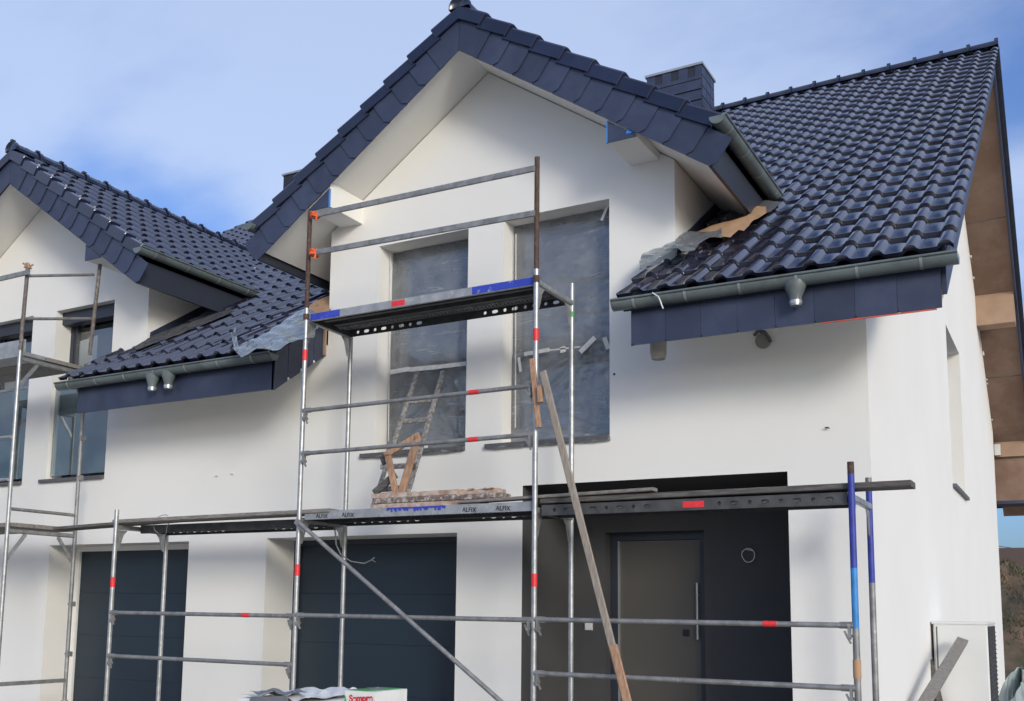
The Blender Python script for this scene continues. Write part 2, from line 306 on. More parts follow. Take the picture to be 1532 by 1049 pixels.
# ================================================================ SETTING
g = MB(); g.grid(lambda u, v: V((-400+800*u, -200+900*v, 0.0)), 2, 2, False); tag(g.build('ground', 'ground'), None, None, kind='structure')
def bank_h(x, y):
    t = max(0, min(1, (y-27.5)/6.5)); t = t*t*(3-2*t)
    n = 0.16*math.sin(x*1.3+y*0.7)+0.12*math.sin(x*2.9-y*1.9+1)+0.07*math.sin(x*6.1+y*4.3)
    return t*(2.75+n*1.0)+n*0.4*min(1, t*6)-0.02
b = MB(); b.grid(lambda u, v: V((-16+44*u, 27+13*v, bank_h(-16+44*u, 27+13*v))), 120, 40); tag(b.build('earth_bank', 'bank'), None, None, kind='structure')
gr = MB(); rr = random.Random(3)
for i in range(24000):
    x = rr.uniform(-7, 6); y = rr.uniform(28, 35.5); z = bank_h(x, y)
    if math.sin(x*1.7+y*0.9)+math.sin(y*2.1-x*0.6)+rr.uniform(-1, 1) < 0.1: continue
    h = rr.uniform(0.03, 0.16)*(2.2 if rr.random() < .04 else 1); a = rr.uniform(0, 6.28); wd = rr.uniform(0.01, 0.03); tx, ty = rr.uniform(-.1, .1), rr.uniform(-.1, .1)
    gr.add([(x-math.cos(a)*wd, y-math.sin(a)*wd, z-.03), (x+math.cos(a)*wd, y+math.sin(a)*wd, z-.03), (x+tx, y+ty, z+h)], [(0, 1, 2)])
tag(gr.build('bank_grass', 'leaf'), 'low weeds and dry grass growing over the earth bank', 'grass', kind='stuff')
fw = MB(); fw.box(-30, 25, 38.0, 38.3, 2.2, 3.75); tag(fw.build('boundary_wall', 'far_wall'), 'plain brown grey wall along the top of the overgrown earth bank', 'wall')
pc = MB(); A = aY(1488, 807, 45); B_ = aY(1545, 815, 45); d = B_-A
pts = [A-d*3+d*6*k/14+V((0, 0, -0.25*(1-((k-7)/7)**2))) for k in range(15)]; pc.path(pts, 0.012, 5)
tag(pc.build('overhead_cable', 'black'), 'thin overhead cable crossing the sky above the earth bank', 'cable')

# ================================================================ HOUSE
HOUSE = thing('semi_detached_house', (-8.5, 8.9, 0), 'white rendered twin house with dark blue tiled roofs and gabled dormers', 'house')
WY = 8.9; XR = -1.43; XL = -15.7; BY = 24.6
ZM = lambda Y: 4.18+0.667*(Y-8.0)                       # main roof, tile bed
RY = 17.5; RZ = ZM(RY)
TP = 0.69; DH = 2.58
DORM = [dict(c=-5.12, wl=-7.15, wr=-3.09, y=8.3), dict(c=-12.12, wl=-14.15, wr=-10.07, y=8.25)]
DZ = lambda dx: 7.52-TP*abs(dx)                         # dormer roof, tile bed
# ---- front wall with openings
OPEN = [(-4.67, -2.11, 0, 2.712), (-7.935, -5.415, 0, 2.27), (-11.67, -9.15, 0, 2.26),
        (-6.475, -5.335, 3.15, 5.455), (-4.915, -3.75, 3.15, 5.475), (-11.845, -10.70, 3.14, 5.45), (-13.43, -12.33, 3.14, 5.45)]
WT = 4.42
def wall_rects(mb, x0, x1, z0, z1):
    xs = sorted({x0, x1}|{v for o in OPEN for v in o[:2] if x0 < v < x1}); zs = sorted({z0, z1}|{v for o in OPEN for v in o[2:] if z0 < v < z1})
    for a, c in zip(xs, xs[1:]):
        for e, h in zip(zs, zs[1:]):
            mxx, mzz = (a+c)/2, (e+h)/2
            if any(o[0] < mxx < o[1] and o[2] < mzz < o[3] for o in OPEN): continue
            mb.poly([(a, WY, e), (c, WY, e), (c, WY, h), (a, WY, h)])
fwall = MB(); wall_rects(fwall, XL, XR, 0, WT)
for D in DORM:
    zt = 7.13-TP*(D['c']-D['wl']); wall_rects(fwall, D['wl'], D['wr'], WT, 5.6)
    fwall.poly([(D['wl'], WY, 5.6), (D['wr'], WY, 5.6), (D['wr'], WY, zt), (D['c'], WY, 7.13), (D['wl'], WY, zt)])
for i, (a, c, e, h) in enumerate(OPEN):
    dp = [1.2, .53, .50, .30, .30, .28, .28][i]
    if i == 0: continue
    fwall.poly([(a, WY, e), (a, WY, h), (a, WY+dp, h), (a, WY+dp, e)]); fwall.poly([(c, WY, e), (c, WY+dp, e), (c, WY+dp, h), (c, WY, h)])
    fwall.poly([(a, WY, h), (c, WY, h), (c, WY+dp, h), (a, WY+dp, h)])
    if e > 0.1: fwall.poly([(a, WY, e), (a, WY+dp, e), (c, WY+dp, e), (c, WY, e)])
fwall.build('front_wall', 'plaster', HOUSE)
# ---- side wall (right gable) with window
SW = (15.5, 17.4, 3.32, 5.58); sw = MB(); und = lambda Y: (ZM(Y) if Y <= RY else 2*RZ-ZM(Y))-0.34
y0, y1, z0, z1 = SW
P = lambda Y, Z: (XR, Y, Z)
sw.poly([P(WY, 0), P(y0, 0), P(y0, und(y0)), P(WY, und(WY))]); sw.poly([P(y0, 0), P(y1, 0), P(y1, z0), P(y0, z0)])
sw.poly([P(y0, z1), P(y1, z1), P(y1, und(y1)), P(y0, und(y0))]); sw.poly([P(y1, 0), P(BY, 0), P(BY, und(BY)), P(RY, und(RY)), P(y1, und(y1))])
dp = -0.27
sw.poly([P(y1, z0), P(y1, z1), (XR+dp, y1, z1), (XR+dp, y1, z0)]); sw.poly([P(y0, z0), (XR+dp, y0, z0), (XR+dp, y0, z1), P(y0, z1)])
sw.poly([P(y0, z1), (XR+dp, y0, z1), (XR+dp, y1, z1), P(y1, z1)]); sw.poly([P(y0, z0), P(y1, z0), (XR+dp, y1, z0), (XR+dp, y0, z0)])
sw.build('side_wall', 'plaster', HOUSE)
ow = MB(); ow.poly([(XL, WY, 0), (XL, WY, und(WY)), (XL, RY, und(RY)), (XL, BY, und(BY)), (XL, BY, 0)]); ow.poly([(XR, BY, 0), (XL, BY, 0), (XL, BY, und(BY)), (XR, BY, und(BY))]); ow.build('rear_wall', 'plaster', HOUSE)
fl = MB(); fl.box(XL+.02, XR-.02, WY+.6, BY-.02, 2.78, 2.98); fl.box(XL+.02, XR-.3, 12.6, 12.72, 0, 7.2); fl.box(-8.6, -8.45, WY+.6, 12.6, 2.98, 4.3)
fl.build('interior_floor', 'interior', HOUSE)
# ---- dormer cheeks
for D in DORM:
    for x in (D['wl'], D['wr']):
        ck = MB(); zt = 7.13-TP*abs(D['c']-x); yb = 8.0+(zt-4.18)/0.667
        ck.poly([(x, WY, WT-0.2), (x, yb+.3, zt), (x, WY, zt)]) if False else ck.poly([(x, WY, ZM(WY)-.4), (x, yb+.6, ZM(yb+.6)-.4), (x, yb+.6, zt), (x, WY, zt)])
        ck.build('dormer_cheek', 'plaster', HOUSE)

# ---- main roof
ROOF = MB(); ny = V((0, -.555, .832))
def slab(mb, x0, x1, ya, yb, off=0.05, th=0.10):
    pts = [(x0, ya, ZM(ya)-off), (x1, ya, ZM(ya)-off), (x1, yb, ZM(yb)-off), (x0, yb, ZM(yb)-off)]; mb.prism(pts, (0, 0, -th))
slab(ROOF, XL-.65, -10.1, 12.2, RY); slab(ROOF, -10.1, -7.12, WY-.02, RY); slab(ROOF, -7.12, -3.12, 11.2, RY); slab(ROOF, -3.12, -0.72, WY-.02, RY)
slab(ROOF, -10.3, -7.2, 8.02, WY-.02); slab(ROOF, -3.25, -0.72, 8.02, WY-.02)
rb = lambda Y: 2*RZ-ZM(Y)
ROOF.prism([(XL-.65, RY, RZ-.05), (-.72, RY, RZ-.05), (-.72, 27.0, rb(27.0)-.05), (XL-.65, 27.0, rb(27.0)-.05)], (0, 0, -.1))
MAINROOF = ROOF.build('main_roof', 'deck_dark', HOUSE)
# tile mesh
TW, TL, TLD = 0.239, 0.4243, 0.358
def tile_mesh(L, name):
    xs = [(-TW, 0.005), (-TW+.012, 0.0), (-TW*.465, 0.0), (-TW*.435, .015), (-TW*.36, .035), (-TW*.235, .044), (-TW*.11, .035), (-TW*.03, .010), (0.0, .003)]
    bot0 = [V((x, .012, z*.78-.002)) for x, z in xs]; rows = [(0.0, .0335), (.005, .037), (L+.010, .002), (L+.05, .014)]
    top = [V((x, y, z+dz)) for y, dz in rows for x, z in xs]
    k = len(xs); mb = MB()
    mb.add(bot0+top[:k], [(i, i+1, k+i+1, k+i) for i in range(k-1)], True)
    mb.add(top, [(j*k+i, j*k+i+1, (j+1)*k+i+1, (j+1)*k+i) for j in range(3) for i in range(k-1)], True)
    return mb
TM = {'main': tile_mesh(TL, 'm'), 'dorm': tile_mesh(TLD, 'd')}
def to_mesh(mb, name, m):
    me = bpy.data.meshes.new(name); me.from_pydata(mb.v, [], mb.f); me.polygons.foreach_set('use_smooth', mb.sm); me.materials.append(MATS[m]); me.update(); return me
TMESH = {k: to_mesh(v, 'roof_tile', 'tile') for k, v in TM.items()}
ca, sa = math.cos(math.atan(.667)), math.sin(math.atan(.667)); cdm, sdm = math.cos(math.atan(TP)), math.sin(math.atan(TP))
def seen(p):
    x, y, z = proj(p)
    if not (-10 < x < 1545 and -10 < y < 1060): return 0
    for D in DORM:                                      # hidden behind the gables
        t = D['y']/p.y if p.y > D['y'] else None
        if t:
            q = CAMP+(p-CAMP)*t
            if abs(q.x-D['c']) < DH+.1 and q.z < DZ(q.x-D['c'])+.05 and q.z > 5.3 and p.z-D['y'] > -99:
                if not (abs(p.x-D['c']) < DH+.2 and p.y < 13 and q.z < 0): return 0
    return 1
tiles = []   # (area, kind, matrix, parent key)
rj = random.Random(11)
def jitter(m): return m @ Matrix.Rotation(rj.gauss(0, .006), 4, 'X') @ Matrix.Rotation(rj.gauss(0, .006), 4, 'Y') @ Matrix.Rotation(rj.gauss(0, .003), 4, 'Z')
nc = 27; dY = TL*ca
for j in range(nc):
    Y = 7.955+dY*j
    if Y > RY-.1: break
    for k in range(0, 66):
        X = -0.655-TW*k
        if X < XL-.5: break
        xm, ym = X-TW/2, Y+dY/2
        if ym < WY and not (-3.26 < X-TW/2 < -.6 or -10.5 < X-TW/2 < -7.2): continue
        hid = False
        for D in DORM:
            dx = abs(xm-D['c'])
            if dx < DH and ym > WY-.1 and DZ(dx) > ZM(ym)+.18 and (dx < 2.06): hid = True
            if dx < DH and ym > WY-.1 and DZ(dx) > ZM(ym)+.5 and dx < 2.15 and ym > 10.3: hid = True
        if hid: continue
        if xm < -14.2 and Y < 12: continue
        p = V((xm, ym, ZM(ym)+.03))
        m = jitter(frame_mat((X, Y, ZM(Y)), (1, 0, 0), (0, ca, sa), (0, -sa, ca)))
        q = proj(p); tiles.append((seen(p)/(q[2]**2)*abs((CAMP-p).normalized().dot(V((0, -sa, ca)))), 'main', m))
for D in DORM:
    for sgn in (1, -1):
        ey = V((-sgn*cdm, 0, sdm)); ez = V((sgn*sdm, 0, cdm)); ex = ey.cross(ez)
        for j in range(9):
            s0 = 3.16-TLD*(j+1)+.30
            dx = (DH+.02)-TLD*cdm*j
            if dx < .1: break
            for k in range(0, 30):
                if sgn == 1: yo = D['y']+.12+TW*(k+1)
                else: yo = D['y']+.12+TW*k
                if yo > 8.0+(DZ(dx-.2)-4.18)/.667+.1: break
                o = V((D['c']+sgn*dx, yo, DZ(dx)))
                p = o+ey*.18
                vis = seen(p) if (sgn == 1 and D['c'] < -10) else 0
                m = jitter(frame_mat(o, ex, ey, ez)); q = proj(p)
                tiles.append((vis/(q[2]**2)*abs((CAMP-p).normalized().dot(ez)), 'dorm', m))
# dormer roof decks / soffits / barge boards
DROOF = []
for di, D in enumerate(DORM):
    c, yv = D['c'], D['y']; mb = MB()
    for sgn in (1, -1):
        yb = lambda dx: 8.0+(DZ(dx)-4.18)/.667+.5
        a = [(c, yv+.06, DZ(0)-.05), (c+sgn*DH, yv+.06, DZ(DH)-.05), (c+sgn*DH, yb(DH), DZ(DH)-.05), (c, yb(0), DZ(0)-.05)]
        mb.prism(a if sgn > 0 else a[::-1], (0, 0, -.08))
    DR = mb.build('dormer_roof', 'deck_dark', HOUSE); DROOF.append(DR)
    sf = MB()
    for sgn in (1, -1):
        e = DH-.06
        a = [(c, yv+.03, 7.14), (c+sgn*e, yv+.03, 7.14-TP*e), (c+sgn*e, 10.9, 7.14-TP*e), (c, 10.9, 7.14)]
        sf.prism(a if sgn > 0 else a[::-1], (0, 0, .03))
    sf.build('dormer_soffit', 'soffit', HOUSE)
    bb = MB()
    for sgn in (1, -1):
        a = [(c, yv+.002, 7.115), (c+sgn*DH, yv+.002, 7.115-TP*DH), (c+sgn*DH, yv+.002, DZ(DH)-.06), (c, yv+.002, DZ(0)-.06)]
        bb.prism(a if sgn > 0 else a[::-1], (0, .03, 0))
    BB = bb.build('barge_board', 'deck_dark', HOUSE)
    # slates on the barge: each one a shaped plate
    for sgn in (1, -1):
        u = V((sgn*cdm, 0, -sdm)); nrm = V((sgn*sdm, 0, cdm)); n_sl = 12; Ls = (DH+.02)/cdm/n_sl
        base = V((c, yv-.004, 7.075))
        for i in range(n_sl):
            lo = base+u*(Ls*i); hgt = .29; cc = .055
            k0 = math.tan(math.atan(TP))*hgt if i == 0 else 0
            g_ = .004
            # shape along u, nrm ; clipped lower corner on the up-slope side
            if i == 0: pts = [lo+u*g_, lo+u*(Ls-g_), lo+u*(Ls-g_)+nrm*hgt, lo+u*(-sdm/cdm*hgt)+nrm*hgt] if False else [V((c+sgn*.002, yv-.004, 7.075)), lo+u*(Ls-g_), lo+u*(Ls-g_)+nrm*hgt, V((c+sgn*.002, yv-.004, 7.075+hgt/cdm))]
            else: pts = [lo-u*.05, lo+u*(Ls-cc), lo+u*(Ls-.004)+nrm*cc, lo+u*Ls+nrm*hgt, lo-u*.05+nrm*hgt]
            pts = [p_+V((0, .004-.014*((p_-lo).dot(u)+.05)/(Ls+.05), 0)) for p_ in pts]
            s_ = MB(); s_.prism(pts if sgn < 0 else pts[::-1], (0, -.006, 0)); s_.build('slate', 'slate', BB)
        # verge tiles: skirt and rounded cap, stepped
        nv = 9; Lv = (DH+.05)/cdm/nv
        for i in range(nv):
            o = V((c, yv, DZ(0)))+u*(Lv*i)
            t = MB(); prof = [(-.022, -.088), (-.036, -.084), (-.036, .030), (-.024, .046), (.02, .056), (.13, .050), (.13, .03), (-.01, .030), (-.02, .02)]
            vs_ = []
            for s_, lift in ((-.03 if i else .0, -.014), (Lv*.5, .004), (Lv-.008, .020), (Lv, .017)):
                for py, pz in prof: vs_.append(o+u*s_+V((0, py - lift*.5, 0))+nrm*(pz+lift - (.006 if s_ == Lv else 0)))
            kk = len(prof); fs = [(a*kk+b_, (a+1)*kk+b_, (a+1)*kk+(b_+1) % kk, a*kk+(b_+1) % kk) for a in range(3) for b_ in range(kk)]
            fs += [tuple(range(kk)), tuple(range(4*kk-1, 3*kk-1, -1))]
            if sgn < 0: fs = [f[::-1] for f in fs]
            t.add(vs_, fs); t.build('verge_tile', 'ridge', DR)
# the 300 tiles that show largest are objects, the others one joined part
tiles.sort(key=lambda t: -t[0])
NOBJ = 300
par = {'main': MAINROOF, 'dorm': DROOF[1]}
for ar, kd, m in tiles[:NOBJ]: inst('roof_tile', TMESH[kd], par[kd], m)
rest = {}
for ar, kd, m in tiles[NOBJ:]: rest.setdefault(kd, []).append(m)
for kd, ms in rest.items():
    mb = MB()
    for m in ms: mb.add([m @ v for v in TM[kd].v], TM[kd].f); mb.sm[-len(TM[kd].sm):] = TM[kd].sm
    o = mb.build('far_roof_tiles', 'tile', MAINROOF); o['kind'] = 'stuff'; o['label'] = 'glossy dark blue roof tiles farther up and behind the gables'
# ridge tiles
def ridge_run(start, d, n, L, parent):
    d = V(d).normalized(); sd = d.cross(V((0, 0, 1))).normalized()
    for i in range(n):
        o = V(start)+d*(L*i); mb = MB(); vs_ = []; na = 9
        for s_, r in ((0, .118), (.05, .122), (.055, .105), (L+.03, .100)):
            for a in range(na):
                an = math.pi*(a/(na-1))*1.12-.19; vs_.append(o+d*s_+sd*(r*math.cos(an))+V((0, 0, r*math.sin(an)*.95-.02)))
        fs = [(q*na+a, q*na+a+1, (q+1)*na+a+1, (q+1)*na+a) for q in range(3) for a in range(na-1)]
        if i == 0: fs.append(tuple(range(na)))
        mb.add(vs_, fs, True)
        mb.obox(o+d*.03+V((0, 0, .10)), d, sd, V((0, 0, 1)), .028, .022, .018)
        mb.build('ridge_tile', 'ridge', parent)
ridge_run((-0.66, RY, RZ+.06), (-1, 0, 0), 34, .405, MAINROOF)
for D, DR in zip(DORM, DROOF): ridge_run((D['c'], D['y']-.03, DZ(0)+.05), (0, 1, 0), 12, .385, DR)
# ---- main eaves: fascia, soffit, end cap, gutter
def eave(xl, xr, slated, cap_left, cap_right):
    fb = 3.755
    f = MB(); f.box(xl, xr, 8.085, 8.11, fb+.01, 4.135); FO = f.build('fascia', 'slate' if not slated else 'deck_dark', HOUSE)
    if slated:
        n = max(1, round((xr-xl)/.30)); L = (xr-xl)/n
        for i in range(n):
            a = xl+L*i; t = rj.uniform(0, .002); s_ = MB()
            s_.prism([(a+.001, 8.082-t, fb+.022), (a+.022, 8.082-t, fb), (a+L-.001, 8.082-t, fb), (a+L-.001, 8.082-t, 4.14), (a+.001, 8.082-t, 4.14)][::-1], (0, -.008, 0)); s_.build('slate', 'slate', FO)
    s = MB(); s.prism([(xl, 8.11, fb+.02), (xr, 8.11, fb+.02), (xr, WY, fb+.02+.667*.79), (xl, WY, fb+.02+.667*.79)], (0, 0, .03)); s.build('eave_soffit', 'soffit', HOUSE)
    for on, x, sg in ((cap_left, xl, -1), (cap_right, xr, 1)):
        if not on: continue
        cpm = MB(); zt = lambda Y: ZM(Y)-.03
        cpm.prism([(x-sg*.03, 8.085, fb), (x-sg*.03, 8.085, 4.14), (x-sg*.03, WY+.02, zt(WY)), (x-sg*.03, WY+.02, fb+.667*.835)], (sg*.025, 0, 0)); CO = cpm.build('eave_end_board', 'deck_dark', HOUSE)
        nn = 4
        for i in range(nn):
            ya = 8.085+.83*i/nn; yb = 8.085+.83*(i+1)/nn; zb = lambda Y: fb-.004+.667*(Y-8.085); zz = lambda Y: zb(Y)+.40
            s_ = MB(); pp = [(x, ya+.003, zb(ya)+.06 if i else zb(ya)), (x, ya+.05, zb(ya+.05)), (x, yb-.003, zb(yb)), (x, yb-.003, zz(yb)), (x, ya+.003, zz(ya))]
            s_.prism(pp if sg > 0 else pp[::-1], (sg*.008, 0, 0)); s_.build('slate', 'slate', CO)
eave(-3.20, -0.765, True, True, False)
eave(-10.27, -7.20, False, False, True)
k = MB(); k.box(-7.196, -7.165, 8.865, 8.893, 4.30, 4.60); k.build('raw_board_edge', 'brown_lit_raw', HOUSE)
rf = MB(); rf.box(-1.62, -.80, 8.070, 8.09, 3.746, 3.752); rf.build('edge_film', 'red_film', HOUSE)
def gutter(p, q, side, r=.072, outlets=(), nb=5, hexcap=True):
    """half-round gutter from p to q; side = unit vector pointing to the open front (away from the roof)"""
    p = V(p); q = V(q); d = (q-p).normalized(); L = (q-p).length; side = V(side); up = V((0, 0, 1)); na = 11
    mb = MB(); prof = []
    for a in range(na):
        an = math.pi*(a/(na-1)); prof.append((math.cos(an)*r, -math.sin(an)*r))
    prof_o = prof; prof_i = [(x*.94, z*.94) for x, z in prof][::-1]
    ring = prof_o+prof_i
    vs_ = [c+side*x+up*z for c in (p, q) for x, z in ring]; k = len(ring)
    mb.add(vs_, [(i, (i+1) % k, (i+1) % k+k, i+k) for i in range(k)], True)
    for c, s_ in ((p, -1), (q, 1)):
        mb.add([c+d*(s_*.002)+side*x+up*z for x, z in prof_o], [tuple(range(na)) if s_ > 0 else tuple(range(na-1, -1, -1))])
    mb.tube(p+side*(r+.004)+up*.006, q+side*(r+.004)+up*.006, .011, 8)
    G = mb.build('gutter', 'gutter', HOUSE)
    for i in range(nb):
        c = p+d*(L*(i+.45)/nb)
        bm = MB(); vv = []
        for s_ in (-.011, .011):
            for x, z in prof_o: vv.append(c+d*s_+side*(x*1.035)+up*(z*1.035))
        vv2 = [v+ (c-v).normalized()*0 for v in vv]
        bm.add(vv, [(a, a+1, a+1+na, a+na) for a in range(na-1)], True); bm.build('gutter_bracket', 'galv', G)
    for c in outlets:
        om = MB(); c = V(c); n = 14
        rings = [(-.03, .095, .075), (-.06, .09, .073), (-.10, .074, .066), (-.155, .05, .05), (-.19, .047, .047)]
        vv = []
        for z, a_, b_ in rings:
            vv += [c+d*(a_*math.cos(2*math.pi*i/n))+side*(b_*math.sin(2*math.pi*i/n))+up*z for i in range(n)]
        om.add(vv, [(j*n+i, (j+1)*n+i, (j+1)*n+(i+1) % n, j*n+(i+1) % n) for j in range(len(rings)-1) for i in range(n)], True)
        O = om.build('gutter_outlet', 'gutter', G)
        ot = MB(); ot.tube(c+up*-.185, c+up*-.215, .050, 14, cap=False); ot.tube(c+up*-.19, c+up*-.225, .044, 14); ot.build('outlet_collar', 'zinc', O)
GZ = 4.125; GYc = 7.995
xo = aY(1190, 440, GYc).x; xo1 = aY(228, 575, GYc).x; xo2 = aY(252, 572, GYc).x
gutter((-3.33, GYc, GZ), (-.632, GYc, GZ-.012), (0, -1, 0), outlets=[(xo, GYc, GZ-.01)], nb=6)
gutter((-10.50, GYc, GZ-.01), (-7.13, GYc, GZ-.01), (0, -1, 0), outlets=[(xo1, GYc, GZ-.01), (xo2, GYc, GZ-.01)], nb=7)
# ---- dormer eaves: fascia board, gutters, corbels
for di, D in enumerate(DORM):
    c, yv = D['c'], D['y']; zf = 7.09-TP*DH
    for sgn in (1, -1):
        x = c+sgn*DH; mb = MB(); zt = DZ(DH)-.06; yb0 = 8.0+(zf-4.18)/.667; yb1 = 8.0+(zt-4.18)/.667
        mb.prism([(x-sgn*.03, yv+.0, zf), (x-sgn*.03, yb0+.2, zf), (x-sgn*.03, yb1+.2, zt), (x-sgn*.03, yv+.0, zt)], (sgn*.03, 0, 0)); mb.build('dormer_fascia', 'frame', HOUSE)
        gx = x+sgn*.075; gz = DZ(DH)-.03
        gutter((gx, yv-.10, gz), (gx, 8.0+(gz-4.18)/.667-.02 if sgn > 0 else 10.2, gz), (sgn, 0, 0), r=.07, nb=4)
        # boxed purlin end under the verge
        xa, xb = sorted((c+sgn*1.60, c+sgn*1.88)); zb = 5.755
        k = MB(); k.box(xa, xb, yv+.02, WY+.02, zb, 7.13-TP*1.60); k.build('corbel', 'plaster', HOUSE)
        zl = 7.08-TP*1.60; zr2 = 7.08-TP*1.88
        pts = [(xa, yv+.018, zb-.01), (xb, yv+.018, zb-.01), (xb, yv+.018, 7.06-TP*abs(xb-c)), (xa, yv+.018, 7.06-TP*abs(xa-c))]
        k = MB(); k.prism(pts[::-1], (0, -.012, 0)); SP = k.build('corbel_slate', 'slate', HOUSE)
        if di == 0:
            k = MB(); xe = xa if sgn > 0 else xb
            k.box(xe-.004, xe+.006, yv-.001, yv+.022, zb-.014, 7.05-TP*abs(xe-c))
            if sgn > 0: k.box(xb-.09, xb+.01, yv+.001, yv+.02, zb+.03, zb+.06)
            k.build('protective_film', 'blue_film', SP)
# navy flashing where dormers meet the main roof
for D in DORM:
    for x, s in ((D['wl'], -1), (D['wr'], 1)):
        mb = MB(); ya, yb = 8.95, 10.6
        mb.prism([(x+s*.002, ya, ZM(ya)-.05), (x+s*.002, yb, ZM(yb)-.05), (x+s*.002, yb, ZM(yb)+.13), (x+s*.002, ya, ZM(ya)+.13)], (s*.012, 0, 0)); mb.build('flashing', 'slate', HOUSE)
# valley flashing strip on the left dormer
D = DORM[1]; mb = MB(); pts = []
for dx in (DH, .3):
    z = DZ(dx)+.02; pts.append(V((D['c']+dx, 8.0+(z-4.18)/.667, z)))
mb.bar(pts[0]+V((.0, 0, .035)), pts[1]+V((0, 0, .035)), .14, .02, up=(0.3, -.5, .8)); mb.build('valley_flashing', 'slate', HOUSE)

# ---- right gable overhang
for nm, ya, yb, f in (('front', 8.13, RY, ZM), ('rear', RY, 27.0, rb)):
    mb = MB(); mb.prism([(XR+.002, ya, f(ya)-.34), (-.77, ya, f(ya)-.34), (-.77, yb, f(yb)-.34), (XR+.002, yb, f(yb)-.34)], (0, 0, .03))
    SO = mb.build('gable_soffit', 'brown', HOUSE)
    mb = MB(); mb.prism([(-.765, ya, f(ya)-.40), (-.765, yb, f(yb)-.40), (-.765, yb, f(yb)+.03), (-.765, ya, f(ya)+.03)], (.035, 0, 0)); mb.build('gable_barge', 'slate', HOUSE)
mb = MB()
for j in range(26):
    Y = RY+.05+.353*j; z = rb(Y)
    mb.prism([(-.74, Y, z+.09), (-.74, Y+.37, z-.667*.37+.05), (-.74, Y+.37, z-.667*.37-.06), (-.74, Y, z-.06)], (.09, 0, 0))
mb.build('rear_verge_tiles', 'ridge', HOUSE)
k = MB()
for yy in (19.9, 23.2): k.box(XR+.01, -.775, yy-.004, yy+.004, rb(yy)-.353, rb(yy)-.338)
k.build('soffit_joint', 'wood_dark', HOUSE)
k = MB(); k.box(XR+.003, -.775, 21.35, 21.75, 7.02, rb(21.4)-.30); k.build('purlin_box', 'brown_lit_raw', HOUSE)  # paler than the soffit: lit front face put into the colour
k = MB(); k.box(XR+.003, -.775, 24.85, 25.3, 4.95, rb(24.85)-.33); k.build('purlin_box', 'brown_lit_raw', HOUSE)  # lower box, its lit stripe painted in with the paler brown
k = MB(); k.box(XR-.2, -.775, 24.95, 25.6, 4.0, 4.948); k.build('rear_eave_box', 'brown', HOUSE)
k = MB(); k.box(XR-.2, -.76, 24.93, 25.62, 3.93, 3.998); k.build('rear_eave_trim', 'slate', HOUSE)
k = MB(); rr = random.Random(5)
for i in range(9):
    yy = rr.uniform(19.5, 24.5); zz = rb(yy)-.345
    k.obox((XR+.02, yy, zz-rr.uniform(.0, .03)), V((1, 0, 0)), V((0, 1, 0)), V((0, 0, 1)), .012, rr.uniform(.02, .05), rr.uniform(.008, .018))
k.obox((XR+.06, 24.8, 5.1), V((1, 0, 0)), V((0, 1, 0)), V((0, 0, 1)), .06, .03, .12)
k.build('mounting_foam', 'white_plastic', HOUSE)['kind'] = 'stuff'

# ---- chimneys
def chimney(x0, x1, y0, y1, z0, z1, full=True):
    c = MB(); c.box(x0, x1, y0, y1, z0, z1-.05); CH = c.build('chimney', 'deck_dark', MAINROOF)
    cp = MB(); cp.box(x0-.03, x1+.03, y0-.03, y1+.03, z1-.045, z1-.005); cp.build('chimney_cap', 'zinc', MAINROOF)
    if not full:
        return
    rows = 6; hh = .185; vent = [(x0+(x1-x0)*f-.065, x0+(x1-x0)*f+.065) for f in (.22, .52, .82)]
    for j in range(rows):
        zt = z1-.055-(.25 if j else 0)-hh*(max(0, j-1)); zb = zt-(.25 if j == 0 else hh)+.014
        if j == 0:
            xs = [x0]+[v for p_ in vent for v in p_]+[x1]
            for a, b_ in zip(xs[0::2], xs[1::2]):
                s = MB(); s.box(a, b_, y0-.012, y0-.001, zb, zt); s.build('slate', 'slate', MAINROOF)
            for a, b_ in vent:
                s = MB(); s.box(a-.002, b_+.002, y0-.0115, y0-.0015, zb, zt-.17); s.build('slate', 'slate', MAINROOF)
        else:
            s = MB(); s.prism([(x0, y0-.002, zt), (x1, y0-.002, zt), (x1, y0-.018, zb), (x0, y0-.018, zb)], (0, -.006, 0)); s.build('slate', 'slate', MAINROOF)
        n = 3; zt2 = z1-.055-hh*j; zb2 = zt2-hh+.016
        for i in range(n):
            ya = y0+(y1-y0)*i/n; yb = y0+(y1-y0)*(i+1)/n-.018
            s = MB(); s.box(x1+.001, x1+.012, ya, yb, zb2, zt2); s.build('slate', 'slate', MAINROOF)
chimney(-6.03, -5.06, 16.0, 16.68, 8.8, 10.73)
chimney(-14.2, -13.2, 16.0, 16.6, 8.8, 10.64, False)

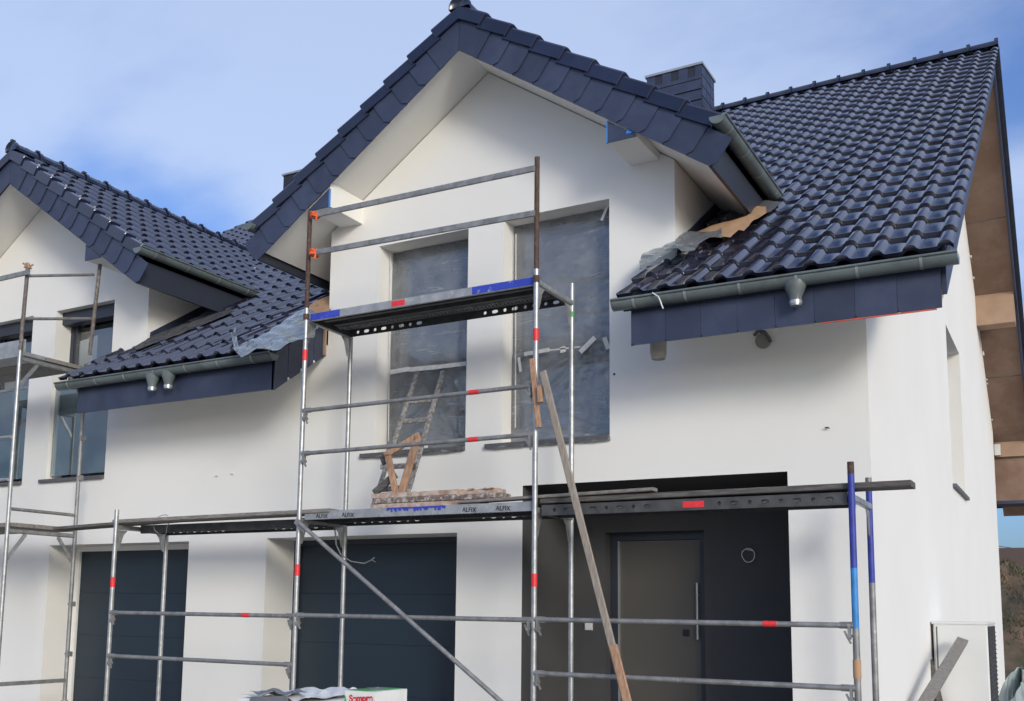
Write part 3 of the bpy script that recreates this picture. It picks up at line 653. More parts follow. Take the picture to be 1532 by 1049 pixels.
# ---- windows
def window(x0, x1, z0, z1, yf, film=None, box=False, balustrade=False, sill_ext=(.06, .0), lite=False):
    t = MB(); fwid = .065
    for a, b_, e, h in ((x0, x0+fwid, z0, z1), (x1-fwid, x1, z0, z1)): t.box(a, b_, yf, yf+.07, e, h)
    t.box(x0+fwid, x1-fwid, yf, yf+.07, z0, z0+fwid); t.box(x0+fwid, x1-fwid, yf, yf+.07, z1-fwid, z1)
    if box:
        a, b_ = x0+fwid, x1-fwid; e, h = z0+fwid, z1-fwid
        for q in ((a, a+.05, e, h), (b_-.05, b_, e, h)): t.box(q[0], q[1], yf+.012, yf+.06, q[2], q[3])
    WN = t.build('window', 'frame', HOUSE)
    p = MB(); p.poly([(x0+.05, yf+.045, z0+.05), (x1-.05, yf+.045, z0+.05), (x1-.05, yf+.045, z1-.05), (x0+.05, yf+.045, z1-.05)]); p.build('pane', 'glass', WN)
    s = MB(); s.box(x0-sill_ext[0], x1+sill_ext[1], WY-.045, yf, z0-.045, z0-.003); s.build('sill', 'sill', WN)
    if box:
        s = MB(); s.box(x0+.001, x1-.001, WY+.10, yf-.002, z1-.17, z1-.002); s.build('shutter_box', 'frame', WN)
        s = MB(); s.box(x0+.12, x0+.40, yf+.35, yf+.38, z0+.02, z1-.05); s.build('interior_reveal', 'curtain', WN)
    if balustrade:
        s = MB(); s.box(x0+.01, x1-.01, WY+.06, WY+.075, z0+.05, z0+1.30); s.build('glass_balustrade', 'glass_rail', WN)
        s = MB(); s.box(x0+.005, x1-.005, WY+.052, WY+.083, z0+1.30, z0+1.335); s.build('balustrade_rail', 'galv_old', WN)
    return WN
def film(WN, x0, x1, z0, z1, y, seed, amp=.02, nu=34, nv=60, pulls=()):
    r = random.Random(seed); wv = [(r.uniform(2, 7), r.uniform(-4, 4), r.uniform(0, 6.3), r.uniform(.1, .5)) for _ in range(5)]
    def fn(u, v):
        x = x0+(x1-x0)*u; z = z0+(z1-z0)*v; h = 0
        for a, b_, c, k in wv: h += k*math.sin(a*x+b_*z+c)*.25
        for px, pz, st in pulls:
            an = math.atan2(z-pz, x-px); rd = math.hypot(x-px, z-pz); h += st*(max(0, math.sin(an*23+px))**3)*math.exp(-rd*2.2)*min(1, rd*8)
        e = min(1, min(u, 1-u, v, 1-v)*9)
        return V((x, y-.004-h*amp*e, z))
    m = MB(); m.grid(fn, nu, nv); m.build('protective_film', 'film', WN)
WL = window(-6.475, -5.335, 3.15, 5.455, 9.17, sill_ext=(.16, .0))
zt1 = aY(640, 553, 9.12).z
film(WL, -6.47, -5.34, zt1-.02, 5.45, 9.155, 1, .02, pulls=[(-5.34, 3.9, .4)])
film(WL, -6.47, -5.34, 3.12, zt1+.03, 9.13, 2, .018, pulls=[(-5.34, 3.2, 2.2), (-6.47, 3.3, 1.6)])
WR = window(-4.915, -3.75, 3.15, 5.475, 9.17, sill_ext=(.17, .0))
zt2 = aY(840, 525, 9.1).z
film(WR, -4.91, -3.755, zt2-.02, 5.47, 9.12, 3, .016, pulls=[(-3.755, 5.3, 2.0), (-3.755, 4.75, 2.0), (-3.9, 4.15, 2.0)])
film(WR, -4.91, -3.755, 3.12, zt2+.03, 9.10, 4, .018, pulls=[(-3.95, 4.1, 2.6), (-3.755, 3.2, 1.6)])
def tapes(WN, y, L):
    m = MB()
    for (xa, ya), (xb, yb), wd in L:
        a = aY(xa, ya, y); b_ = aY(xb, yb, y); m.bar(a, b_, .002, wd, up=(0, 0, 1))
    m.build('tape_strip', 'tape', WN)
tapes(WL, 9.08, [((584, 557), (612, 552), .05), ((612, 553), (655, 549), .05), ((655, 549), (697, 544), .045), ((588, 672), (640, 668), .03), ((584, 380), (581, 660), .014)])
tapes(WR, 9.04, [((784, 530), (822, 523), .04), ((838, 524), (846, 522), .06), ((868, 527), (890, 505), .05), ((904, 505), (910, 522), .045), ((776, 535), (779, 556), .03), ((772, 350), (771, 640), .012), ((822, 524), (868, 519), .012), ((900, 330), (910, 305), .03)])
# crumpled surplus film lying along both sills
for WN, x0, x1, sd in ((WL, -6.6, -5.36, 5), (WR, -5.05, -3.74, 6)):
    r = random.Random(sd); m = MB()
    for q in range(2):
        pts = [V((x0+(x1-x0)*i/16, 8.875+.02*q+r.uniform(-.008, .008), 3.105+.012*q+r.uniform(-.006, .008))) for i in range(17)]
        for a, b_ in zip(pts, pts[1:]): m.tube(a, b_, r.uniform(.012, .02), 6, r2=r.uniform(.012, .02), cap=False)
    m.build('rolled_film', 'film_thick', WN)
window(-11.845, -10.70, 3.14, 5.45, 9.15, box=True, balustrade=True, sill_ext=(.09, .0))
window(-13.43, -12.33, 3.14, 5.45, 9.15, box=True, balustrade=True, sill_ext=(.06, .0))
# side window
t = MB(); xx = XR-.25
for a, b_, e, h in ((y0, y0+.07, z0, z1), (y1-.07, y1, z0, z1), (y0+.07, y1-.07, z0, z0+.07), (y0+.07, y1-.07, z1-.07, z1)): t.box(xx-.07, xx, a, b_, e, h)
WS = t.build('window', 'frame', HOUSE)
t = MB(); t.poly([(xx-.03, y0+.05, z0+.05), (xx-.03, y1-.05, z0+.05), (xx-.03, y1-.05, z1-.05), (xx-.03, y0+.05, z1-.05)]); t.build('pane', 'glass', WS)
t = MB(); t.box(xx, XR+.05, y0-.01, y1+.06, z0-.05, z0-.003); t.build('sill', 'sill', WS)
# ---- garage doors
for x0, x1, zt, dpt in ((-7.935, -5.415, 2.27, .53), (-11.67, -9.15, 2.26, .47)):
    yg = WY+dpt
    t = MB(); t.box(x0-.05, x0+.075, yg-.05, yg+.05, 0, zt-.06); t.box(x1-.075, x1+.05, yg-.05, yg+.05, 0, zt-.06); t.box(x0-.05, x1+.05, yg-.05, yg+.05, zt-.06, zt+.05)
    GD = t.build('garage_door', 'plaster' if x0 < -9 else 'frame', HOUSE)
    n = 4; hh = (zt-.06)/n
    for i in range(n):
        s = MB(); s.obox(V(((x0+x1)/2, yg+.005, hh*(i+.5))), V((1, 0, 0)), V((0, 1, 0)), V((0, 0, 1)), (x1-x0)/2-.075, .02, hh/2-.0005, bev=.0015); s.build('door_panel', 'garage', GD)
# ---- entrance recess
x0, x1, zt, yb = -4.67, -2.11, 2.712, 10.12
nx0, nx1, nz = -4.32, -3.245, 2.328
t = MB()
t.poly([(x0, WY, 0), (x0, WY, zt), (x0, yb, zt), (x0, yb, 0)]); t.poly([(x1, WY, 0), (x1, yb, 0), (x1, yb, zt), (x1, WY, zt)]); t.poly([(x0, WY, zt), (x1, WY, zt), (x1, yb, zt), (x0, yb, zt)])
t.poly([(x0, yb, 0), (nx0, yb, 0), (nx0, yb, zt), (x0, yb, zt)]); t.poly([(nx1, yb, 0), (x1, yb, 0), (x1, yb, zt), (nx1, yb, zt)]); t.poly([(nx0, yb, nz), (nx1, yb, nz), (nx1, yb, zt), (nx0, yb, zt)])
yn = yb+.20
t.poly([(nx0, yb, 0), (nx0, yb, nz), (nx0, yn, nz), (nx0, yn, 0)]); t.poly([(nx1, yb, 0), (nx1, yn, 0), (nx1, yn, nz), (nx1, yb, nz)]); t.poly([(nx0, yb, nz), (nx1, yb, nz), (nx1, yn, nz), (nx0, yn, nz)])
REC = t.build('entrance_recess', 'dark_plaster', HOUSE)
t = MB(); t.box(nx0, nx0+.09, yn-.06, yn+.03, 0, nz); t.box(nx1-.09, nx1, yn-.06, yn+.03, 0, nz); t.box(nx0+.09, nx1-.09, yn-.06, yn+.03, nz-.08, nz)
DO = t.build('entrance_door', 'frame', HOUSE)
t = MB(); t.box(nx0+.093, nx1-.093, yn-.035, yn+.02, 0.02, nz-.083); t.build('door_leaf', 'door', DO)
t = MB(); t.box(nx0+.088, nx0+.105, yn-.066, yn-.036, 0.02, nz-.085); t.build('edge_trim', 'zinc', DO)
hx = aY(1046, 900, yn-.08).x; hz1 = aY(1046, 872, yn-.08).z; hz0 = aY(1045, 957, yn-.08).z
t = MB(); t.tube((hx-.02, yn-.085, hz0), (hx-.02, yn-.085, hz1), .015, 10)
for z in (hz0+.12, hz1-.12): t.tube((hx-.02, yn-.085, z), (hx-.02, yn-.03, z), .009, 8)
t.build('pull_handle', 'zinc', DO)
kp = aY(1026.5, 947, yn-.04); t = MB(); t.box(kp.x-.034, kp.x+.034, yn-.045, yn-.0352, kp.z-.034, kp.z+.034); t.tube((kp.x, yn-.052, kp.z), (kp.x, yn-.04, kp.z), .014, 10); t.build('lock_plate', 'black', DO)
sp = aY(881, 937, yb-.01); t = MB(); t.obox(sp, V((1, 0, 0)), V((0, 1, 0)), V((0, 0, 1)), .042, .009, .042, bev=.006); t.obox(sp+V((0, -.009, 0)), V((1, 0, 0)), V((0, 1, 0)), V((0, 0, 1)), .028, .003, .028); t.build('wall_switch', 'white_plastic', HOUSE)
lp = aY(1120, 831, yb-.03); t = MB(); n = 36
pts = [lp+V((.062*math.cos(2*math.pi*i/n)*(1+.05*math.sin(i*.5)), -.01-.008*math.sin(i*.5), .068*math.sin(2*math.pi*i/n))) for i in range(n+5)]+[lp+V((-.03, .02, .06))]
t.path(pts, .0055, 6); t.build('cable_loop', 'white_plastic', HOUSE)
# junctions / cable stubs on the facade
for px, py in ((325, 712), (348, 709), (1237, 641)):
    c = aY(px, py, WY-.004); t = MB(); t.path([c, c+V((.015, -.015, .006)), c+V((-.012, -.022, .004)), c+V((.028, -.02, -.004))], .004, 5); t.build('cable_stub', 'white_plastic' if px < 1000 else 'black', HOUSE)
c = aY(1142, 510, WY-.005); t = MB(); t.tube(c+V((0, -.012, 0)), c+V((0, .004, 0)), .07, 18); t.build('lamp_base', 'lime', HOUSE); t = MB(); t.path([c+V((-.07, -.03, .05)), c+V((-.03, -.05, .085)), c+V((.03, -.05, .06)), c+V((.075, -.04, -.03))], .016, 6); t.build('lamp_outlet', 'sill', HOUSE)
for px, py in ((919, 560),):
    c = aY(px, py, WY-.002); t = MB(); t.tube(c, c+V((0, -.006, 0)), .012, 8); t.build('wall_anchor', 'sill', HOUSE)
# open pipe stub under the right eave
c = aY(985, 525, 8.35); t = MB(); vv = []; n = 12
for z, r in ((.14, .075), (-.02, .072), (-.075, .060)): vv += [c+V((r*math.cos(6.283*i/n), r*math.sin(6.283*i/n), z)) for i in range(n)]
t.add(vv, [(j*n+i, (j+1)*n+i, (j+1)*n+(i+1) % n, j*n+(i+1) % n) for j in range(2) for i in range(n)]+[tuple(range(2*n, 3*n))], True); t.build('vent_pipe', 'lime', HOUSE)

# ================================================================ SCAFFOLD
OY, IY = 7.75, 8.48; TR = .0242
FX = [-9.08, -6.51, -3.95, -1.385]
def gusset(mb, x, y, z, sg):
    mb.prism([(x-.004, y+sg*TR, z-.01), (x-.004, y+sg*.16, z-.01), (x-.004, y+sg*.11, z-.06), (x-.004, y+sg*.06, z-.2), (x-.004, y+sg*TR, z-.22)], (.008, 0, 0))
def post(sc, x, y, z0, z1, segs=None, bands=(), name='standard'):
    segs = segs or [(z0, z1, 'galv')]
    first = None
    for a, b_, m in segs:
        t = MB(); t.tube((x, y, a), (x, y, b_), TR, 14); o = t.build(name if first is None else 'painted_section', m, sc if first is None else first)
        first = first or o
    for z in bands:
        t = MB(); t.tube((x, y, z-.055), (x, y, z+.055), TR+.002, 14); t.build('red_band', 'red_label', first)
    return first
def base(sc, x, y, ztop=.39):
    t = MB(); t.tube((x, y, .01), (x, y, ztop), .019, 10); t.box(x-.075, x+.075, y-.075, y+.075, 0, .01); t.tube((x, y, ztop-.08), (x, y, ztop-.04), .04, 8); t.build('base_jack', 'galv', sc)
def rail(sc, p, q, band=None, m='galv_old', r=.0205, wedge=True):
    p = V(p); q = V(q); d = (q-p).normalized()
    t = MB(); t.tube(p+d*.012, q-d*.012, r, 10); 
    if wedge:
        for e, s in ((p, 1), (q, -1)): t.bar(e+d*(s*.015), e+d*(s*.11), .012, .05)
    o = t.build('guard_rail', m, sc)
    if wedge:
        for e, s in ((p, 1), (q, -1)):
            t = MB(); c = e+d*(s*.042); t.obox(c+V((0, 0, -.045)), V((1, 0, 0)), V((0, 1, 0)), V((0, 0, 1)), .009, .022, .055); t.tube(c+V((0, -.03, -.075)), c+V((0, .03, -.075)), .016, 8); t.obox(c+V((s*.012, -.008, -.085)), V((.9, 0, .44)), V((0, 1, 0)), V((-.44, 0, .9)), .007, .007, .05)
            t.build('wedge_lock', 'galv_old', o)
    if band is not None:
        c = p+(q-p)*band; t = MB(); t.tube(c-d*.05, c+d*.05, r+.002, 10); t.build('red_band', 'red_label', o)
    return o
SC = thing('scaffold', (-5.2, 8.1, 0), 'galvanised steel facade scaffold with one raised deck before the covered windows', 'scaffold')
ZL, ZU = 2.40, 4.39
zz = lambda px, py, Y=OY: aY(px, py, Y).z
post(SC, FX[0], OY, .3, 2.53, bands=[zz(168, 871)]); post(SC, FX[0], IY, .3, 2.36)
post(SC, FX[1], OY, .3, 4.45, bands=[zz(449, 853), zz(461, 531)]); post(SC, FX[1], IY, .3, 4.33)
post(SC, FX[2], OY, .3, 4.45, bands=[zz(802, 868), zz(804, 501)]); post(SC, FX[2], IY, .3, 4.53)
t = MB(); t.tube((FX[2], IY, zz(861, 471, IY)-.02), (FX[2], IY, zz(861, 471, IY)+.03), TR+.002, 12); t.build('green_band', 'green', SC)
for x, z0_, z1_ in ((FX[1], 4.45, 5.45), (FX[2], 4.45, 5.475)):
    t = MB(); t.tube((x, OY, z0_-.1), (x, OY, z1_), TR*.98 if False else .0235, 12); t.tube((x, OY, z0_-.12), (x, OY, z0_-.06), .03, 12); t.build('guard_post', 'rust', SC)
zb1 = zz(1279, 930); zb2 = zz(1274, 850)
post(SC, FX[3], OY, .3, 2.6, segs=[(.3, zb1-.05, 'galv_old'), (zb1-.05, zb2, 'light_blue'), (zb2, 2.51, 'blue_paint'), (2.51, 2.60, 'rust')])
post(SC, FX[3], IY, .3, 2.57, segs=[(.3, zz(1309, 872, IY), 'galv_old'), (zz(1309, 872, IY), 2.47, 'blue_paint'), (2.47, 2.57, 'galv_old')])
t = MB(); zc = zz(1282, 1000); t.tube((FX[3], OY, zc-.07), (FX[3], OY, zc+.06), TR+.004, 12); t.build('paper_wrap', 'cardboard', SC)
for x in FX:
    for y in (OY, IY): base(SC, x, y)
def transom(x, z, m='galv', y0=OY, y1=IY):
    t = MB(); t.bar((x, y0+TR*.8, z), (x, y1-TR*.8, z), .046, .05, bev=.008); t.build('transom', m, SC)
    t = MB(); gusset(t, x, y0, z-.02, 1); t.build('gusset', m, SC); t = MB(); gusset(t, x, y1, z-.02, -1); t.build('gusset', m, SC)
for x in FX: transom(x, ZL-.06)
for x in FX[1:3]: transom(x, ZU-.05)
# guard rails
def rz(p, q, ya=OY): pass
yr = OY-.0
for i, zs, bd in ((0, (1.415, .955), (.76, None)), (2, (1.425, .985), (.765, None))):
    for z, b_ in zip(zs, bd): rail(SC, (FX[i], OY-.012, z), (FX[i+1], OY-.012, z), b_)
rail(SC, (FX[1], OY-.012, 1.425), (FX[2], OY-.012, 1.42))
for z in (3.40, 2.975): rail(SC, (FX[1], OY-.012, z+.01), (FX[2], OY-.012, z+.015), .765)
t = MB(); t.tube((FX[1]+.06, OY-.06, 2.30), aY(752, 1052, OY-.06)+(aY(752, 1052, OY-.06)-V((FX[1]+.06, OY-.06, 2.30)))*.22, .0215, 10); t.bar((FX[1], OY-.05, 2.33), (FX[1]+.14, OY-.065, 2.23), .014, .06); t.build('diagonal_brace', 'galv_old', SC)
# flat top rails (boards)
for (a, c) in (((466, 323), (800, 252)), ((466, 379), (800, 319))):
    p = aY(*a, OY-.045); q = aY(*c, OY-.045); t = MB(); t.bar(p-(q-p)*.0, q, .022, .055, bev=.004); t.build('flat_rail', 'galv_old', SC)
# decks
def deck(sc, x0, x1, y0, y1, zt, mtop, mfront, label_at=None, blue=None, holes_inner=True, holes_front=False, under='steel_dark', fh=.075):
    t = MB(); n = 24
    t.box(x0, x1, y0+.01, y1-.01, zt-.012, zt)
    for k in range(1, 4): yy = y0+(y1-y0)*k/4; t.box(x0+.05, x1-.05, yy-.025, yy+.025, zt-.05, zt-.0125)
    D_ = t.build('deck', mtop, sc)
    for yy in (y0+.05, y0+(y1-y0)*.62):
        tm = MB()
        for i in range(60): xx_ = x0+.06+(x1-x0-.12)*i/59; tm.obox((xx_, yy, zt-.058), V((1, 0, 0)), V((0, 1, 0)), V((0, 0, 1)), .010, .010, .006)
        tm.box(x0+.03, x1-.03, yy-.02, yy+.02, zt-.051, zt-.0125); tm.build('perforated_rib', 'galv_old', D_)['kind'] = 'stuff'
    f = MB()
    if holes_front:
        hs = []; 
        for i in range(20):
            c = .12+(x1-x0-.24)*i/19
            if abs(c-(x1-x0)*.5) < .28: continue
            hs.append((c, .032 if i % 2 else .017, .016))
        holed_strip(f, (x0, y0, zt-fh), (1, 0, 0), (0, 0, 1), (0, 1, 0), x1-x0, fh, .006, hs)
    else: f.box(x0, x1, y0, y0+.006, zt-fh, zt)
    f.box(x0, x1, y0+.0065, y0+.03, zt-fh, zt-fh+.005)
    f.build('front_channel', mfront, D_)
    r_ = MB(); hs = []
    for i in range(22):
        c = .10+(x1-x0-.2)*i/21
        if 7 < i < 14: continue
        hs.append((c, .034 if i % 2 else .018, .018))
    holed_strip(r_, (x0, y1-.006, zt-.085), (1, 0, 0), (0, 0, 1), (0, 1, 0), x1-x0, .085, .006, hs)
    r_.build('rear_channel', under, D_)
    e = MB(); e.box(x0, x0+.01, y0+.008, y1-.008, zt-.08, zt-.0125); e.box(x1-.01, x1, y0+.008, y1-.008, zt-.08, zt-.0125); e.build('deck_end', under, D_)
    if blue:
        for a, b_ in blue: s = MB(); s.box(x0+a, x0+b_, y0-.003, y0-.0005, zt-fh+.004, zt-.003); s.build('blue_paint', 'deck_blue', D_)
    if label_at is not None: s = MB(); s.box(x0+label_at-.075, x0+label_at+.075, y0-.003, y0-.0005, zt-fh+.01, zt-.012); s.build('red_label', 'red_label', D_)
    return D_
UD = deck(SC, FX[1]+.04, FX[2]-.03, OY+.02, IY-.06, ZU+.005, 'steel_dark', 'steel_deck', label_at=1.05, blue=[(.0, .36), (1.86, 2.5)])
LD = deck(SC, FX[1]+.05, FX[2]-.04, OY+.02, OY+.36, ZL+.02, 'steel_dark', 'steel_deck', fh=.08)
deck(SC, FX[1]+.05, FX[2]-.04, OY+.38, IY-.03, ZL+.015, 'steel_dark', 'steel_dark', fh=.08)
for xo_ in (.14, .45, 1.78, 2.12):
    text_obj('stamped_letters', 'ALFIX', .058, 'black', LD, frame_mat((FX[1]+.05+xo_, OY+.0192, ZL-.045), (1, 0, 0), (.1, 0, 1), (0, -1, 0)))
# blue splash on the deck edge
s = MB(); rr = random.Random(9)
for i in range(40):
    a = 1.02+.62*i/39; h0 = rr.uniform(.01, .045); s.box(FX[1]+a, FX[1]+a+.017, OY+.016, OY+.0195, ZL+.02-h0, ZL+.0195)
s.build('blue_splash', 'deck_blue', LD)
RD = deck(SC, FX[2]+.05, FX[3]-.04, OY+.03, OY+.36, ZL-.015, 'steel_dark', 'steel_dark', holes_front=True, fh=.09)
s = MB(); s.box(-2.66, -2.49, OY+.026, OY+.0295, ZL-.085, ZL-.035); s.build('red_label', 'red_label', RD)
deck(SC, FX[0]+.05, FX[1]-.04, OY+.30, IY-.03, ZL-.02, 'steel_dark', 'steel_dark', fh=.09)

# ---- planks lying on the scaffold
def plank(name, p, q, wd, th, m, label, cat='plank', group=None, bev=.006, up=(0, 0, 1)):
    t = MB(); t.bar(p, q, wd, th, up=up, bev=bev); return tag(t.build(name, m), label, cat, group)
za = ZL+.012
plank('scaffold_plank', (-3.93, OY+.17, ZL+.024), (-.985, OY+.13, ZL+.030), .22, .045, 'wood_dark', 'long dark weathered plank over the entrance jutting past the blue posts')
plank('scaffold_plank', (-4.75, OY+.12, ZL+.05), (-2.9, OY+.06, ZL+.075), .1, .028, 'wood_grey', 'thin grey batten lying on the dark plank above the entrance')
pl = aY(440, 775, OY+.05)
plank('scaffold_plank', (-9.15, OY+.13, ZL+.005), (-6.15, OY+.13, ZL+.02), .25, .04, 'wood_grey', 'grey timber plank resting on the scaffold between the two garage doors')
plank('scaffold_plank', (-10.35, OY+.28, ZL-.03+.005), (-8.35, OY+.42, ZL+.045), .23, .035, 'wood_dark', 'dark short plank bridging from the left scaffold tower to the next frame')

# ================================================================ LEFT TOWER
TX = -10.66; TYo, TYi = 7.55, 8.48
ST = thing('scaffold_tower', (TX-1.2, 8.0, 0), 'grey scaffold tower with end guard frame before the tall balcony windows', 'scaffold')
post(ST, TX, TYo, .3, 4.46); post(ST, TX, TYi, .3, 4.36, [(.3, 4.36, 'galv_old')])
X2 = TX-2.57
post(ST, X2, TYo, .3, 4.46); post(ST, X2, TYi, .3, 4.36)
for x in (TX, X2):
    for y in (TYo, TYi): base(ST, x, y)
zt_ = aY(42, 396, TYo).z
t = MB(); t.tube((TX, TYo, 4.42), (TX+.03, TYo, zt_), .0235, 12); EG = t.build('guard_post', 'rust_grey', ST)
a = aY(150, 393, TYi-.02); c = aY(134, 531, TYi-.02)
t = MB(); t.tube(c, a, .0235, 12); t.build('guard_post', 'rust_grey', ST)
for (pa, pb) in (((41, 413), (140, 411)), ((38, 477), (137, 477))):
    t = MB(); t.tube(aY(*pa, TYo), aY(*pb, TYi-.02), .018, 10); t.build('end_rail', 'galv_old', ST)
for x_, y_ in ((42, 437), (38, 452), (143, 447)): pass
p = aY(40, 408, TYo-.04); q = V((X2, TYo-.04, p.z)); t = MB(); t.bar(p+V((.05, 0, 0)), q, .022, .06, bev=.004); t.build('flat_rail', 'galv_old', ST)
def tt(x, z, m='galv_old'):
    t = MB(); t.bar((x, TYo+.02, z), (x, TYi-.02, z), .05, .05, bev=.008); t.build('transom', m, ST)
    t = MB()
    t.bar((x, TYo+.02, z-.32), (x, TYo+.24, z-.03), .02, .04); t.build('knee_brace', 'galv', ST); t = MB(); t.bar((x, TYi-.02, z-.32), (x, TYi-.24, z-.03), .02, .04); t.build('knee_brace', 'galv', ST)
for x in (TX, X2):
    tt(x, 4.36); tt(x, 2.33)
    t = MB(); t.tube((x, TYo, 2.585), (x, TYi, 2.585), .02, 10); t.build('end_rail', 'galv_old', ST)
zl_ = aY(60, 1022, 8.0).z
t = MB(); t.bar((TX, TYo, zl_), (TX, TYi, zl_), .04, .045); t.build('end_rail', 'galv_old', ST)
for z in (4.40, 2.38):
    for k, yy in enumerate((7.72, 8.02, 8.31)):
        t = MB(); t.box(X2-.1, TX+.04, yy-.14, yy+.14, z, z+.045); t.build('deck', 'steel_deck' if z > 4 and k == 0 else 'wood_grey', ST)
t = MB(); t.box(X2, TX+.02, TYo+.03, TYo+.055, 4.446, 4.60); t.build('toe_board', 'steel_deck', ST)
for z in (3.42, 2.92): 
    t = MB(); t.tube((TX, TYo-.04, z), (X2, TYo-.04, z), .02, 10); t.build('guard_rail', 'galv', ST)
for z in (3.05, 3.55, 1.5, .9):
    t = MB(); t.tube((TX-.035, TYi, z), (TX+.045, TYi, z), .017, 8); t.obox((TX+.045, TYi, z), V((1, 0, 0)), V((0, 1, 0)), V((0, 0, 1)), .012, .03, .03); t.build('coupler', 'galv_old', ST)
t = MB(); r = random.Random(2); c = aY(42, 398, TYo)
for i in range(7): t.tube(c+V((r.uniform(-.03, .03), r.uniform(-.03, .03), -.03)), c+V((r.uniform(-.05, .05), r.uniform(-.05, .05), .03)), .012, 6)
t.build('rope_tie', 'wood_new', ST)
# orange ties on the guard post
for px, py in ((472, 322), (470, 379)):
    c = aY(px, py, OY-.03); t = MB(); r = random.Random(px)
    for k in range(3):
        pts = [c+V((.042*math.cos(a_*.7+k), .045*math.sin(a_*.7+k), -.02+.02*k+r.uniform(-.01, .01))) for a_ in range(10)]; t.path(pts, .011, 6)
    t.path([c+V((.03, -.03, 0)), c+V((.05, -.04, -.04)), c+V((.045, -.045, -.08))], .009, 6)
    tag(t.build('rag_tie', 'orange'), 'orange rag tied round the rusty guard post at the %s flat rail' % ('upper' if py < 350 else 'lower'), 'rag')

# ================================================================ LOOSE THINGS ON THE SCAFFOLD
# ladder against the left covered window
DZK = ZL+.02
LA = thing('ladder', (-5.8, 8.3, DZK), 'paint-spattered wooden ladder leaning against the film covered window', 'ladder')
def Lp(px, py):
    t_ = max(0, min(1, (762-py)/(762-557))); return aY(px, py, 8.05+(9.05-8.05)*t_)
lr = [((624, 558), (556, 764)), ((663, 556), (609, 738))]
def seg(name, parent, a, b_, wd, th, m, up=(0, -1, .4)):
    t = MB(); t.bar(a, b_, wd, th, up=up, bev=.005); return t.build(name, m, parent)
A1, A2 = Lp(624, 558), Lp(556, 764); B1, B2 = Lp(663, 556), Lp(606, 752)
def snapz(top, bot):
    k = (DZK-top.z)/(bot.z-top.z); return top+(bot-top)*k
A2 = snapz(A1, A2); B2 = snapz(B1, B2)
seg('rail', LA, A1, A2, .045, .03, 'wood_paint'); seg('rail', LA, B1, B2, .05, .03, 'wood_paint')
for (l, r_) in (((607, 602), (655, 598)), ((597, 632), (644, 628)), ((572, 699), (622, 697)), ((567, 733), (609, 730))):
    a, c = Lp(*l), Lp(*r_); seg('rung', LA, a+V((0, -.02, 0)), c+V((0, -.02, 0)), .03, .05, 'wood_paint', up=(0, 0, 1))
# wooden trestle bracket in front of it
TRB = thing('wooden_bracket', (-5.75, 8.0, DZK), 'brown wooden triangular bracket standing on deck in front of ladder', 'bracket')
for (a, c, wd, m) in (((576, 682), (627, 651), .06, 'wood_new'), ((580, 680), (593, 742), .065, 'wood_new'), ((625, 654), (599, 742), .075, 'wood_new'), ((571, 690), (582, 684), .09, 'wood_dark'), ((560, 738), (592, 710), .07, 'wood_dark'), ((614, 698), (621, 698), .06, 'wood_dark')):
    y_ = 7.985 if m == 'wood_new' else 8.03
    seg('board', TRB, aY(*a, y_), aY(*c, y_), .03, wd, m, up=(0, -1, 0.01)) if False else None
    t = MB(); p, q = aY(*a, y_), aY(*c, y_); t.bar(p, q, .03, wd, up=(0, 0, 1), bev=.004); t.build('board', m, TRB)
t = MB(); p = aY(596, 742, 7.985); t.bar((p.x, p.y, p.z+.01), (p.x, p.y, DZK+.001), .05, .05, up=(0, 1, 0)); t.build('foot', 'wood_new', TRB)
# stack of spattered boards
r = random.Random(4)
BS = [(-5.74, -4.55, .0, 'splatter'), (-5.70, -4.33, .052, 'splatter_dark'), (-5.74, -4.80, .10, 'splatter'), (-5.30, -4.42, .105, 'splatter')]
lb = ['lowest reddish board of the paint-spattered stack on the scaffold deck', 'long dark spattered board in the middle of the stack on the deck', 'upper spattered board with whitish smears at the bracket end of the stack', 'top board thick with white plaster at the far end of the stack']
for (xa, xb, dz, m), l in zip(BS, lb):
    t = MB(); yc = 7.94+(.22 if 'top' in l else 0)+ (dz*.1)
    n = 14; zc = DZK+dz+.0255
    if 'top' in l: yc = 8.02
    t.bar((xa, yc, zc), (xb, yc+r.uniform(-.01, .01), zc), .17 if 'top' not in l else .14, .048, bev=.006)
    if dz > .09:
        for i in range(26):
            c = V((r.uniform(xa+.05, xb-.05), yc+r.uniform(-.07, .05), zc+.026)); t.obox(c, V((1, r.uniform(-.5, .5), 0)).normalized(), V((0, 1, 0)), V((0, 0, 1)), r.uniform(.015, .05), r.uniform(.01, .02), r.uniform(.002, .007))
    tag(t.build('spattered_board', m), l, 'board', 'boards stacked on the scaffold deck')
# leaning boards
pa = aY(812, 556, OY-.11); pb = aY(936, 1049, OY-.11); dd = (pb-pa); ext = pa+dd*((.0-pa.z)/(pb.z-pa.z))
plank('leaning_board', pa, ext+V((0, 0, .02)), .025, .062, 'wood_lean', 'long thin board leaning diagonally across the scaffold in front of entrance', 'board', up=(0, 0, 1))
pa = aY(917, 965, OY-.14); pb = aY(938, 1049, OY-.14); dd = pb-pa; ext = pa+dd*((.0-pa.z)/(pb.z-pa.z))
plank('leaning_board', pa, ext+V((0, 0, .02)), .025, .07, 'wood_new', 'short pale board fixed along the foot of the long leaning board', 'board')
plank('timber_piece', aY(796, 537, OY-.05), aY(806, 640, OY-.05), .03, .05, 'wood_new', 'reddish upright lath wedged against the post beside the leaning board', 'lath')
plank('timber_piece', aY(808, 577, OY-.085), aY(809, 602, OY-.085), .04, .05, 'wood_new', 'small wooden block clamped between the lath and the leaning board', 'block')
